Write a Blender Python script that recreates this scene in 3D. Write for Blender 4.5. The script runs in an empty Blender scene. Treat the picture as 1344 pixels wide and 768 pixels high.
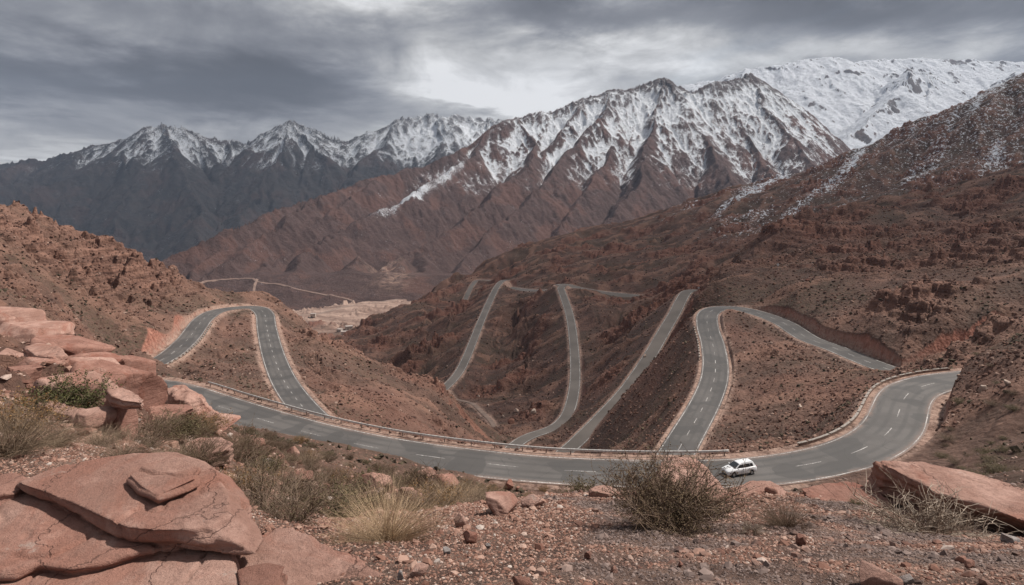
import bpy, bmesh, math, random
import numpy as np
from mathutils import Vector, Matrix, Euler
rad = math.radians
C = bpy.context.scene.collection
S = bpy.context.scene

# ------------------------------------------------------------------ camera, sky, sun, exposure
F, CX, HY = 908.0, 672.0, 230.0           # focal length in photo pixels, principal column, horizon row
cam_d = bpy.data.cameras.new("camera"); cam = bpy.data.objects.new("camera", cam_d); C.objects.link(cam)
cam_d.sensor_width = 36; cam_d.lens = F/1344*36; cam_d.shift_y = -(384-HY)/1344
cam_d.clip_start = .1; cam_d.clip_end = 40000
cam.location = (0, 0, 0); cam.rotation_euler = (rad(90), 0, 0)
S.camera = cam

SUN_DIR = Vector((.54, .16, .80)).normalized()       # towards the sun: from the right and a little behind the scene
SUN_EL = math.asin(SUN_DIR.z); SUN_AZ = math.atan2(SUN_DIR.x, SUN_DIR.y)
sd = bpy.data.lights.new("sun", 'SUN'); sd.energy = 4.9; sd.angle = rad(3); sd.color = (1, .95, .88)
so = bpy.data.objects.new("sun", sd); C.objects.link(so)
so.rotation_euler = SUN_DIR.to_track_quat('Z', 'Y').to_euler()
S.view_settings.view_transform = 'Standard'; S.view_settings.look = 'None'
S.view_settings.exposure = 0.15; S.view_settings.gamma = 1.0; S.view_settings.use_curve_mapping = False
try:
    S.cycles.use_denoising = True; S.cycles.max_bounces = 6; S.cycles.diffuse_bounces = 2; S.cycles.volume_bounces = 0
    S.cycles.transparent_max_bounces = 6
except Exception: pass


class NT:
    """small helper for node trees"""
    def __init__(s, tree): s.t = tree; s.n = tree.nodes; s.l = tree.links
    def new(s, typ, **kw):
        n = s.n.new(typ)
        for k, v in kw.items(): setattr(n, k, v)
        return n
    def put(s, sock, v):
        if isinstance(v, bpy.types.NodeSocket): s.l.new(v, sock)
        elif v is not None: sock.default_value = v
    def math(s, op, a, b=None, c=None, clamp=False):
        n = s.new('ShaderNodeMath', operation=op, use_clamp=clamp)
        s.put(n.inputs[0], a); s.put(n.inputs[1], b)
        if c is not None: s.put(n.inputs[2], c)
        return n.outputs[0]
    def vmath(s, op, a, b=None):
        n = s.new('ShaderNodeVectorMath', operation=op)
        s.put(n.inputs[0], a); s.put(n.inputs[1], b)
        return n.outputs[0]
    def mix(s, f, a, b, typ='MIX'):
        n = s.new('ShaderNodeMix', data_type='RGBA', blend_type=typ)
        s.put(n.inputs[0], f); s.put(n.inputs[6], a if not isinstance(a, tuple) else (*a, 1)[:4]); s.put(n.inputs[7], b if not isinstance(b, tuple) else (*b, 1)[:4])
        return n.outputs[2]
    def ramp(s, v, lo, hi, a=0.0, b=1.0, smooth=True):
        n = s.new('ShaderNodeMapRange', interpolation_type='SMOOTHSTEP' if smooth else 'LINEAR')
        for i, x in enumerate((v, lo, hi, a, b)): s.put(n.inputs[i], x)
        return n.outputs[0]
    def noise(s, vec, scale, detail=4, rough=.55, dist=0.0, out=0):
        n = s.new('ShaderNodeTexNoise'); s.put(n.inputs['Vector'], vec)
        n.inputs['Scale'].default_value = scale; n.inputs['Detail'].default_value = detail
        n.inputs['Roughness'].default_value = rough; n.inputs['Distortion'].default_value = dist
        return n.outputs[out]
    def voro(s, vec, scale, feature='F1', out='Distance', rnd=1.0):
        n = s.new('ShaderNodeTexVoronoi', feature=feature); s.put(n.inputs['Vector'], vec)
        n.inputs['Scale'].default_value = scale; n.inputs['Randomness'].default_value = rnd
        return n.outputs[out]
    def mapping(s, vec, scale=(1, 1, 1), rot=(0, 0, 0), loc=(0, 0, 0)):
        n = s.new('ShaderNodeMapping'); s.put(n.inputs[0], vec)
        n.inputs['Scale'].default_value = scale; n.inputs['Rotation'].default_value = rot; n.inputs['Location'].default_value = loc
        return n.outputs[0]
    def attr(s, name):
        n = s.new('ShaderNodeAttribute', attribute_name=name); return n.outputs['Fac']


W = bpy.data.worlds.new("World"); S.world = W; W.use_nodes = True
w = NT(W.node_tree); w.n.clear()
wout = w.new('ShaderNodeOutputWorld'); wbg = w.new('ShaderNodeBackground')
sky = w.new('ShaderNodeTexSky', sky_type='NISHITA'); sky.sun_disc = False
sky.sun_elevation = SUN_EL; sky.sun_rotation = SUN_AZ
gen = w.new('ShaderNodeTexCoord').outputs['Generated']
sep = w.new('ShaderNodeSeparateXYZ'); w.put(sep.inputs[0], gen)
dx, dy, dz = sep.outputs
az = w.math('ARCTAN2', dx, dy); el = w.math('ARCSINE', dz)
# cloud plane coordinates: flattened towards the horizon as a real cloud deck is
den = w.math('ADD', w.math('MAXIMUM', dz, 0.0), .09)
comb = w.new('ShaderNodeCombineXYZ')
w.put(comb.inputs[0], w.math('DIVIDE', dx, den)); w.put(comb.inputs[1], w.math('DIVIDE', dy, den)); w.put(comb.inputs[2], .3)
cp = comb.outputs[0]
n1 = w.noise(w.mapping(cp, (.42, .30, 1), loc=(1.7, .4, 0)), 1.0, 7, .56, .35)
n2 = w.noise(w.mapping(cp, (1.3, .8, 1), loc=(5.2, 2.1, 0)), 1.0, 8, .6, .2)
azw = w.math('ADD', az, w.math('MULTIPLY', w.math('SUBTRACT', n1, .5), .55))
elw = w.math('ADD', el, w.math('MULTIPLY', w.math('SUBTRACT', n2, .5), .16))


def blob(px, py, sx, sy, hard=1.0):
    """soft patch of cloud cover round one direction of the sky (radians)"""
    u = (px-CX)/F; a0 = math.atan(u); e0 = math.atan((HY-py)/F*math.cos(a0))
    a = w.math('DIVIDE', w.math('SUBTRACT', azw, a0), sx); b = w.math('DIVIDE', w.math('SUBTRACT', elw, e0), sy)
    r = w.math('ADD', w.math('MULTIPLY', a, a), w.math('MULTIPLY', b, b))
    return w.math('POWER', 2.718, w.math('MULTIPLY', r, -hard))
val = w.math('ADD', .30, 0.0)
BL = [(90, 100, .42, .045, -.24), (400, 110, .22, .038, -.21), (60, 20, .5, .05, -.05), (330, 60, .30, .04, -.06),
      (480, 6, .16, .030, .40), (640, 118, .16, .050, .40), (820, 66, .20, .045, .36), (618, 130, .07, .018, .34), (560, 95, .12, .05, .12), (150, 40, .3, .03, .07), (160, 160, .35, .02, .10), (850, 150, .3, .03, .15), (600, 60, .2, .04, .0),
      (1000, 12, .40, .035, -.24), (700, 26, .14, .025, -.20), (1250, 20, .2, .05, -.14), (1150, 60, .3, .035, .02),
      (30, 208, .22, .022, .22), (1220, 72, .35, .022, .22), (1300, 70, .2, .03, .04)]
for px, py, sx, sy, amt in BL:
    val = w.math('ADD', val, w.math('MULTIPLY', blob(px, py, sx, sy), amt))
val = w.math('ADD', val, w.math('MULTIPLY', w.math('SUBTRACT', n2, .5), .40))
val = w.math('ADD', val, w.math('MULTIPLY', w.math('SUBTRACT', n1, .5), .30))
n3 = w.noise(w.mapping(gen, (4.2, 4.2, 9.5), loc=(3.1, 0, .7)), 1.0, 8, .58, .5)
val = w.math('ADD', val, w.math('MULTIPLY', w.math('SUBTRACT', n3, .5), .34))
val = w.math('MULTIPLY', val, w.math('ADD', .08, w.math('MULTIPLY', w.noise(w.mapping(gen, (5.5, 5.5, 12), loc=(.3, 2, .1)), 1.0, 9, .60, .8), 1.80)))
val = w.math('ADD', .085, w.math('POWER', w.math('MAXIMUM', w.math('SUBTRACT', val, -.15), 0.0), 1.9))
val = w.math('MINIMUM', val, .80)
ccol = w.mix(w.ramp(val, .08, .5), (.90, .93, 1.06), (1.0, 1.0, 1.01))
sc_ = w.new('ShaderNodeVectorMath', operation='SCALE'); w.put(sc_.inputs[0], ccol); w.put(sc_.inputs['Scale'], val)
skyc = w.new('ShaderNodeVectorMath', operation='SCALE'); w.put(skyc.inputs[0], sky.outputs[0]); skyc.inputs['Scale'].default_value = .10
# gaps where the clear sky shows low on the horizon
gap = w.math('MULTIPLY', w.ramp(n1, .56, .74), .35)
allc = w.mix(gap, sc_.outputs[0], skyc.outputs[0])
w.put(wbg.inputs['Color'], allc); wbg.inputs['Strength'].default_value = 1.0
w.l.new(wbg.outputs[0], wout.inputs['Surface'])

# ------------------------------------------------------------------ numpy noise


def _hash(ix, iy, seed):
    h = (ix.astype(np.int64)*374761393 + iy.astype(np.int64)*668265263 + seed*974634777) & 0xffffffff
    h = ((h ^ (h >> 13))*1274126177) & 0xffffffff
    h = (h ^ (h >> 16))
    return h.astype(np.uint32)


def perlin(x, y, seed=0):
    xi = np.floor(x); yi = np.floor(y); xf = (x-xi).astype(np.float32); yf = (y-yi).astype(np.float32)
    xi = xi.astype(np.int32); yi = yi.astype(np.int32)
    u = xf*xf*xf*(xf*(xf*6-15)+10); v = yf*yf*yf*(yf*(yf*6-15)+10)

    def g(ox, oy):
        a = _hash(xi+ox, yi+oy, seed).astype(np.float32)*np.float32(2*np.pi/4294967296)
        return np.cos(a)*(xf-ox) + np.sin(a)*(yf-oy)
    a = g(0, 0); b = g(1, 0); c = g(0, 1); d = g(1, 1)
    return ((a+(b-a)*u)*(1-v) + (c+(d-c)*u)*v)*1.5      # about -1..1


def fbm(x, y, octs=5, seed=0, gain=.5, ridged=False):
    s = 0; a = 1.0; tot = 0
    for i in range(octs):
        n = perlin(x, y, seed+i*7)
        if ridged: n = 1-2*np.abs(n)
        s = s + n*a; tot += a; a *= gain; x = x*2.03+11.3; y = y*2.03-7.1
    return s/tot


def voronoi(x, y, seed=0):
    """distance to the nearest point, and a random number per cell"""
    xi = np.floor(x).astype(np.int32); yi = np.floor(y).astype(np.int32)
    best = np.full(x.shape, 9., np.float32); idv = np.zeros(x.shape, np.float32); b2 = best.copy()
    for oy in (-1, 0, 1):
        for ox in (-1, 0, 1):
            h = _hash(xi+ox, yi+oy, seed); h2 = _hash(xi+ox, yi+oy, seed+91)
            px = (xi+ox)+h.astype(np.float32)/4294967296; py = (yi+oy)+h2.astype(np.float32)/4294967296
            d = ((px-x)**2+(py-y)**2).astype(np.float32)
            m = d < best
            b2 = np.where(m, best, np.minimum(b2, d)); idv = np.where(m, (h % 1000)/1000., idv); best = np.where(m, d, best)
    return np.sqrt(best), idv, np.sqrt(b2)


def gully(x, y, gx, gy, wl, seed):
    """stripes that run straight down the slope, blended cell by cell: branching rills"""
    X = x/wl; Y = y/wl
    m = np.sqrt(gx*gx+gy*gy)+1e-5; ux = -gy/m*5.2; uy = gx/m*5.2
    xi = np.floor(X).astype(np.int32); yi = np.floor(Y).astype(np.int32)
    va = 0; wt = 0
    for oy in (-1, 0, 1):
        for ox in (-1, 0, 1):
            h = _hash(xi+ox, yi+oy, seed).astype(np.float32)/4294967296; h2 = _hash(xi+ox, yi+oy, seed+91).astype(np.float32)/4294967296
            dx = (X-(xi+ox)-h).astype(np.float32); dy = (Y-(yi+oy)-h2).astype(np.float32)
            ww = np.exp(-(dx*dx+dy*dy)*3.0)
            va = va+np.cos(dx*ux+dy*uy)*ww; wt = wt+ww
    return va/wt


def sstep(a, b, x):
    t = np.clip((x-a)/(b-a), 0, 1); return t*t*(3-2*t)


def grid_mesh(name, X, Y, Z, mat, attrs=None, label=None, kind='structure', smooth=True):
    r, c = X.shape
    me = bpy.data.meshes.new(name)
    co = np.stack([X, Y, Z], -1).astype(np.float32).reshape(-1)
    idx = np.arange(r*c, dtype=np.int32).reshape(r, c)
    q = np.stack([idx[:-1, :-1], idx[:-1, 1:], idx[1:, 1:], idx[1:, :-1]], -1).reshape(-1)
    nf = (r-1)*(c-1)
    me.vertices.add(r*c); me.vertices.foreach_set('co', co)
    me.loops.add(nf*4); me.loops.foreach_set('vertex_index', q)
    me.polygons.add(nf); me.polygons.foreach_set('loop_start', np.arange(nf, dtype=np.int32)*4)
    me.polygons.foreach_set('use_smooth', np.full(nf, smooth))
    me.update(calc_edges=True)
    for k, v in (attrs or {}).items():
        a = me.attributes.new(k, 'FLOAT', 'POINT'); a.data.foreach_set('value', np.ascontiguousarray(v, np.float32).reshape(-1))
    me.materials.append(mat)
    o = bpy.data.objects.new(name, me); C.objects.link(o)
    if kind: o['kind'] = kind
    if label: o['label'] = label
    return o


# ------------------------------------------------------------------ control lines of the near terrain: (column, row, distance)
L = []      # every line: list of (px, py, D)


def ctl(*pts): L.append([tuple(map(float, p)) for p in pts])


# ledge under the camera
ctl((-400, 1340, 2), (0, 1340, 2), (330, 1300, 2), (672, 980, 2), (1344, 980, 2), (1800, 980, 2))
ctl((-400, 2000, 1.2), (300, 2000, 1.2), (672, 1400, 1.2), (1800, 1400, 1.2))
ctl((-400, 940, 3), (0, 945, 3), (330, 945, 3), (450, 830, 3), (672, 788, 3), (1344, 788, 3), (1800, 780, 3))
ctl((-400, 740, 4.2), (0, 762, 4), (300, 766, 4), (430, 752, 4), (672, 738, 4), (1000, 738, 4), (1344, 740, 4), (1800, 730, 4))
ctl((-400, 625, 5.6), (0, 640, 5.2), (200, 655, 5), (330, 695, 5), (430, 705, 5.2), (560, 695, 5.6), (700, 695, 5.5), (850, 690, 5.8), (1000, 692, 5.8), (1200, 708, 5.8), (1344, 716, 5.6), (1800, 700, 5.6))
ctl((560, 672, 7.2), (700, 664, 7.2), (850, 660, 7.4), (1000, 660, 7.5), (1120, 668, 7.5), (1200, 686, 7.4), (1344, 704, 7.2), (1800, 675, 7))
ctl((480, 682, 8), (600, 664, 8.6), (700, 650, 8.8), (780, 645, 8.9), (850, 645, 9), (1000, 645, 9), (1100, 650, 9), (1200, 660, 9), (1344, 672, 9), (1800, 660, 9))
ctl((600, 690, 10.5), (700, 690, 11), (850, 700, 11.5), (1000, 700, 11.5), (1200, 700, 11.5), (1800, 700, 11.5))
ctl((600, 674, 20), (700, 692, 20), (900, 690, 20), (1100, 688, 20), (1300, 680, 20), (1800, 660, 20))
ctl((600, 674, 35), (700, 682, 40), (900, 680, 40), (1100, 668, 40), (1300, 640, 40), (1800, 600, 40))
ctl((600, 656, 60), (700, 676, 66), (850, 680, 64), (1000, 672, 66), (1130, 652, 70), (1230, 638, 60), (1300, 622, 50), (1450, 590, 55), (1700, 550, 60))
ctl((500, 655, 14), (500, 652, 24), (500, 638, 42), (500, 624, 62))
ctl((400, 690, 6.5), (400, 668, 9), (400, 650, 14), (400, 625, 28), (400, 604, 60))
ctl((300, 640, 8), (300, 605, 14), (300, 578, 30), (300, 566, 60), (300, 560, 90))
ctl((200, 612, 7), (200, 580, 12), (205, 555, 18), (210, 532, 30), (215, 520, 42), (215, 530, 58), (205, 560, 85), (200, 555, 120), (190, 520, 160))
ctl((100, 600, 6.2), (100, 560, 10), (100, 525, 15), (100, 490, 22), (105, 466, 34), (110, 460, 42), (110, 475, 60), (110, 480, 90), (110, 465, 130))
ctl((0, 605, 6), (0, 560, 9), (0, 520, 13), (0, 478, 20), (0, 440, 34), (0, 420, 46), (0, 425, 70), (0, 412, 100))
ctl((-200, 600, 6), (-200, 540, 10), (-200, 450, 20), (-200, 390, 40), (-200, 370, 80), (-200, 350, 120), (-200, 290, 180))
ctl((-450, 580, 6), (-450, 420, 20), (-450, 330, 45), (-450, 290, 100), (-450, 240, 180))
ctl((160, 484, 36), (170, 482, 42), (175, 500, 60))
# hill face on the left
ctl((-450, 120, 280), (-250, 190, 270), (-100, 228, 260), (0, 272, 250), (40, 292, 258), (80, 312, 270), (120, 322, 282), (150, 335, 290), (185, 350, 300), (220, 368, 310), (270, 385, 320), (335, 399, 325))
ctl((-450, 260, 420), (-250, 300, 400), (-100, 330, 380), (0, 370, 360), (80, 400, 370), (150, 420, 380), (220, 430, 390), (335, 450, 400))
ctl((-450, 380, 800), (-100, 420, 800), (100, 440, 800), (250, 450, 800), (335, 455, 760))
ctl((0, 340, 180), (60, 370, 195), (100, 395, 210), (150, 400, 238), (200, 398, 262), (240, 392, 288))
ctl((0, 385, 135), (60, 410, 150), (120, 430, 170), (165, 440, 185), (205, 432, 215), (235, 412, 245))
ctl((130, 470, 150), (160, 478, 170), (185, 487, 196))
# inside of the upper-left loop and the spur beyond it
ctl((300, 432, 262), (290, 470, 220), (260, 500, 188), (320, 512, 182), (330, 460, 240), (300, 530, 160))
ctl((370, 410, 310), (410, 440, 314), (450, 457, 310), (500, 481, 296), (560, 508, 276), (610, 541, 262), (645, 574, 258), (660, 592, 250))
ctl((400, 500, 360), (450, 516, 375), (500, 528, 390), (560, 537, 395), (600, 540, 385))
ctl((400, 450, 282), (430, 480, 240), (450, 520, 210), (440, 556, 165), (480, 492, 255), (520, 560, 190), (560, 540, 228), (600, 588, 200), (620, 600, 215), (500, 590, 160), (560, 610, 160), (640, 630, 160), (760, 640, 165), (840, 640, 150))
# gully and its bottom
ctl((655, 577, 300), (640, 556, 345), (612, 534, 385), (590, 522, 420), (560, 512, 470), (520, 492, 540), (490, 476, 600), (450, 460, 680))
# middle slopes
ctl((700, 452, 480), (700, 520, 380), (650, 520, 405), (690, 402, 620), (660, 460, 500), (620, 500, 430), (710, 560, 310))
ctl((760, 398, 535), (800, 408, 505), (835, 404, 520))
ctl((800, 452, 392), (800, 502, 330), (792, 532, 296), (760, 562, 285), (800, 402, 520), (860, 405, 440), (720, 585, 262))
ctl((790, 368, 640), (820, 360, 640), (855, 362, 610), (800, 380, 600), (850, 385, 560))
ctl((900, 500, 205), (882, 468, 262), (862, 520, 236), (832, 572, 205), (800, 592, 205), (852, 592, 172), (778, 590, 240), (892, 428, 300), (908, 398, 300))
ctl((870, 462, 298), (850, 504, 284), (830, 534, 262), (805, 566, 246), (780, 596, 232))
ctl((915, 392, 330), (930, 376, 345), (960, 345, 368), (1040, 305, 420), (1130, 278, 470), (1240, 252, 520), (1344, 222, 560), (1500, 165, 600), (1800, 90, 640))
ctl((935, 388, 290), (980, 388, 282), (1000, 392, 276))
# inside of the right loop
ctl((960, 440, 226), (1000, 450, 215), (960, 540, 165), (1000, 560, 148), (1060, 540, 150), (1040, 480, 190), (1100, 520, 158), (1130, 500, 165), (1080, 575, 122), (980, 590, 118), (940, 592, 135))
# cut bank and flank on the right
ctl((1045, 388, 245), (1075, 410, 224), (1100, 424, 212), (1150, 420, 200), (1190, 415, 193), (1232, 414, 187), (1300, 418, 184))
ctl((1000, 360, 310), (1100, 350, 330), (1200, 350, 290), (1344, 340, 240), (1500, 300, 230), (1800, 240, 220))
ctl((1100, 310, 400), (1200, 300, 420), (1344, 275, 380), (1500, 240, 380))
ctl((1254, 490, 117), (1270, 470, 119), (1300, 456, 117), (1344, 440, 117)); ctl((1252, 515, 108), (1256, 548, 98), (1248, 585, 90)); ctl((1300, 498, 104), (1344, 468, 104), (1344, 535, 88), (1300, 555, 88), (1344, 595, 75), (1260, 608, 82), (1500, 450, 95), (1700, 400, 90)); ctl((1300, 448, 148), (1344, 428, 150), (1500, 380, 140))
ctl((1300, 430, 160), (1344, 390, 190), (1500, 350, 180))
# behind the near flank, then the great right-hand ridge
ctl((900, 330, 700), (1000, 310, 640), (1100, 290, 660), (1200, 262, 700), (1344, 215, 740), (1500, 150, 760))
ctl((448, 450, 690), (480, 425, 740), (520, 403, 800), (560, 385, 850), (600, 364, 900), (650, 340, 960), (700, 325, 1010), (760, 312, 1040), (840, 290, 1060), (900, 270, 1050), (980, 245, 1030), (1060, 226, 1010), (1130, 200, 990), (1200, 170, 960), (1270, 141, 930), (1344, 113, 900), (1500, 60, 880), (1800, -20, 860))
ctl((448, 470, 860), (520, 450, 980), (600, 420, 1100), (700, 390, 1230), (840, 370, 1300), (980, 330, 1300), (1130, 280, 1300), (1344, 200, 1250), (1800, 100, 1200))
ctl((500, 450, 610), (540, 470, 510), (560, 432, 650), (620, 400, 720), (600, 440, 580), (700, 350, 820), (800, 325, 850), (900, 300, 850), (1000, 270, 860), (1100, 240, 860), (1200, 215, 850))
# valley floor
ctl((350, 425, 1000), (400, 425, 1060), (440, 440, 980), (420, 410, 1250), (480, 402, 1330), (440, 452, 880), (300, 420, 1200), (200, 410, 1300), (0, 400, 1300), (-400, 390, 1300))
for px in range(-400, 1801, 200): ctl((px, 408, 1420), (px, 420, 1500), (px, 400, 1800))

ROADS = dict(
    main=dict(z=None, w=8.6, pts=[(90, 486, 134), (160, 502, 127), (225, 513, 122), (300, 537.5, 112.3), (400, 567, 102.4), (500, 589, 96.1), (600, 604, 92.3), (700, 614.5, 89.7), (800, 620, 88.5), (900, 621, 88.2), (980, 619.5, 88.6), (1050, 611, 90.5),
          (1110, 598, 93.8), (1150, 580, 98.6), (1172, 560, 104.6), (1180, 540, 111.3), (1186, 524, 117.4), (1198, 512, 122.3), (1225, 503, 126.4), (1260, 497, 129.2), (1300, 492, 131), (1345, 487, 134)]),
    right_loop=dict(w=7.6, pts=[(1330, 478, 178), (1260, 486, 176), (1185, 488, 175), (1150, 478, 182), (1100, 460, 200), (1060, 443, 213), (1030, 425, 232), (1000, 412, 246), (968, 405, 257), (942, 404, 258), (929, 412, 250), (929, 430, 235), (935, 450, 220), (939, 475, 202), (937, 500, 187), (925, 530, 170), (905, 565, 153), (884, 600, 140), (868, 630, 132), (850, 660, 126)]),
    left_loop=dict(w=7.6, pts=[(130, 515, 182), (160, 500, 190), (190, 484, 200), (222, 466, 213), (245, 447, 231), (258, 430, 248), (268, 417, 262), (285, 408, 280), (310, 404, 293), (335, 404, 298), (347, 412, 290), (350, 430, 270), (357, 460, 237), (370, 495, 206), (390, 525, 178), (415, 552, 158), (450, 580, 144), (500, 612, 133)]),
    third=dict(w=6.6, pts=[(925, 384, 395), (912, 379, 402), (902, 381, 400), (893, 396, 384), (885, 412, 368), (873, 432, 350), (856, 462, 326), (838, 490, 306), (818, 517, 288), (785, 552, 268), (752, 584, 254), (725, 610, 246)]),
    second=dict(w=5.8, pts=[(662, 612, 262), (664, 596, 266), (675, 580, 272), (700, 570, 284), (728, 562, 298), (744, 545, 314), (752, 520, 340), (755, 490, 378), (753, 450, 430), (748, 415, 482), (740, 390, 530), (736, 377, 556), (742, 374.5, 566)]),
    second_link=dict(w=11, tilt=.20, pts=[(735, 377, 560), (745, 374, 570), (765, 378, 582), (780, 384, 588), (810, 388, 586), (850, 391, 572)]),
    first_link=dict(w=8, tilt=.16, pts=[(664, 377, 745), (680, 379.5, 700), (700, 381.5, 660), (722, 380.5, 610), (738, 376, 572)]),
    first=dict(w=6.0, pts=[(560, 522, 382), (578, 514, 400), (600, 492, 435), (612, 470, 470), (622, 445, 512), (632, 420, 565), (643, 395, 640), (652, 377, 705), (660, 368, 742), (668, 368, 762)]),
    upper_hairpin=dict(w=5.5, pts=[(606, 404, 780), (613, 388, 810), (620, 374, 845), (628, 368, 868), (645, 368, 850)]),
    gully_track=dict(w=2.4, pts=[(588, 524, 405), (604, 525, 396), (620, 530, 385), (634, 542, 362), (645, 554, 342), (650, 562, 326)]),
    valley_road=dict(w=8, pts=[(330, 412, 1180), (370, 413, 1170), (410, 413, 1190), (432, 408, 1230), (455, 402, 1290), (480, 399, 1340), (520, 393, 1420), (550, 387, 1500)]),
    river_track=dict(w=9, pts=[(440, 452, 880), (448, 446, 920), (456, 440, 960), (470, 430, 1010)]),
)


def P(px, py, D): return np.array([(px-CX)/F*D, D, -(py-HY)/F*D])


def catmull(P_, step):
    P_ = np.array(P_, float); out = []
    Q = np.vstack([2*P_[0]-P_[1], P_, 2*P_[-1]-P_[-2]])
    for i in range(1, len(Q)-2):
        p0, p1, p2, p3 = Q[i-1:i+3]
        n = max(2, int(np.linalg.norm(p2-p1)/step))
        for k in range(n):
            t = k/n
            out.append(.5*((2*p1)+(-p0+p2)*t+(2*p0-5*p1+4*p2-p3)*t*t+(-p0+3*p1-3*p2+p3)*t**3))
    out.append(P_[-1])
    return np.array(out)


def resample(A, step):
    d = np.r_[0, np.cumsum(np.linalg.norm(np.diff(A, axis=0), axis=1))]
    n = max(2, int(d[-1]/step)); s = np.linspace(0, d[-1], n+1)
    return np.stack([np.interp(s, d, A[:, k]) for k in range(3)], 1)


for k, r in ROADS.items():
    A = np.array([P(*p) for p in r['pts']])
    if k == 'main': A[:, 2] = -38.0
    A = resample(catmull(A, 1.0), .6)
    ker = np.hanning(31 if k in ('third', 'second', 'first', 'second_link', 'first_link') else 17); ker /= ker.sum(); m = len(ker)//2
    B = np.vstack([np.repeat(A[:1], m, 0), A, np.repeat(A[-1:], m, 0)])
    A = np.stack([np.convolve(B[:, j], ker, 'valid') for j in range(3)], 1)
    big = 81; ker = np.hanning(big); ker /= ker.sum(); m = big//2       # grade smoothed over a longer run
    z = np.r_[np.repeat(A[0, 2], m), A[:, 2], np.repeat(A[-1, 2], m)]
    A[:, 2] = np.convolve(z, ker, 'valid')
    r['line'] = A

# control points from lines and roads, thinned
cpts = []
for ln in L:
    for i in range(len(ln)-1):
        a, b = np.array(ln[i]), np.array(ln[i+1]); la = math.log(a[2]); lb = math.log(b[2])
        n = max(1, int(max(abs(a[0]-b[0])/70, abs(la-lb)/.12)))
        for k in range(n):
            t = k/n; cpts.append((a[0]+(b[0]-a[0])*t, a[1]+(b[1]-a[1])*t, la+(lb-la)*t))
    cpts.append((ln[-1][0], ln[-1][1], math.log(ln[-1][2])))
nctl = len(cpts)
for k, r in ROADS.items():
    A = r['line']; step = max(1, int(14/.6)) if k in ('main', 'right_loop', 'left_loop') else int(26/.6)
    for p in A[::step]: cpts.append((p[0]/p[1]*F+CX, -p[2]/p[1]*F+HY, math.log(p[1])))
cpts = np.array(cpts); cu = (cpts[:, 0]-CX)/F; cv = cpts[:, 2]; cw = (cpts[:, 1]-HY)/F
# drop near-duplicates
keep = []
for i in range(len(cu)-1, -1, -1):
    if all((cu[i]-cu[j])**2+(cv[i]-cv[j])**2 > .02**2 for j in keep): keep.append(i)
cu, cv, cw = cu[keep], cv[keep], cw[keep]
N = len(cu)
R = np.sqrt((cu[:, None]-cu)**2+(cv[:, None]-cv)**2)
A_ = np.zeros((N+3, N+3)); A_[:N, :N] = -R - np.eye(N)*.004
A_[:N, N] = 1; A_[:N, N+1] = cu; A_[:N, N+2] = cv; A_[N:, :N] = A_[:N, N:].T
sol = np.linalg.solve(A_, np.r_[cw, 0, 0, 0])

U0, U1, V0, V1 = -.98, .98, math.log(1.25), math.log(1750)
NU, NV = 261, 420
gu = np.linspace(U0-.03, U1+.03, NU); gv = np.linspace(V0-.05, V1+.05, NV)
GU, GV = np.meshgrid(gu, gv)
acc = np.full(GU.shape, sol[N])+sol[N+1]*GU+sol[N+2]*GV
for i in range(N): acc -= sol[i]*np.sqrt((GU-cu[i])**2+(GV-cv[i])**2)


def bspl(x, g0, dg, n):
    """cubic B-spline weights matrix of points x on a regular grid"""
    t = (x-g0)/dg; i = np.clip(np.floor(t).astype(int), 1, n-3); f = t-i
    M = np.zeros((len(x), n), np.float32); r = np.arange(len(x))
    M[r, i-1] = (1-f)**3/6; M[r, i] = (3*f**3-6*f*f+4)/6; M[r, i+1] = (-3*f**3+3*f*f+3*f+1)/6; M[r, i+2] = f**3/6
    return M


Q = 1.0     # mesh quality
ncol = int(1500*Q)
us = np.linspace(U0, U1, ncol)
segs = [(1.25, 10, 420), (10, 84, 330), (84, 320, 760), (320, 560, 300), (560, 1100, 260), (1100, 1750, 70)]
vs = np.concatenate([np.linspace(math.log(a), math.log(b), int(n*Q), endpoint=False) for a, b, n in segs]+[[V1]])
Wm = bspl(vs, gv[0], gv[1]-gv[0], NV) @ acc.astype(np.float32) @ bspl(us, gu[0], gu[1]-gu[0], NU).T
Dv = np.exp(vs)[:, None]; TX = (us[None, :]*Dv).astype(np.float64); TY = np.repeat(Dv, ncol, 1)
TZ = (-Wm*Dv).astype(np.float64)
print('terrain', TZ.shape, 'controls', N)


def tgrad(Z):
    zu = np.gradient(Z, us, axis=1); zv = np.gradient(Z, vs, axis=0)
    return (zu/TY).astype(np.float32), ((zv-us[None, :]*zu)/TY).astype(np.float32)


DD = TY.astype(np.float32)
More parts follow.
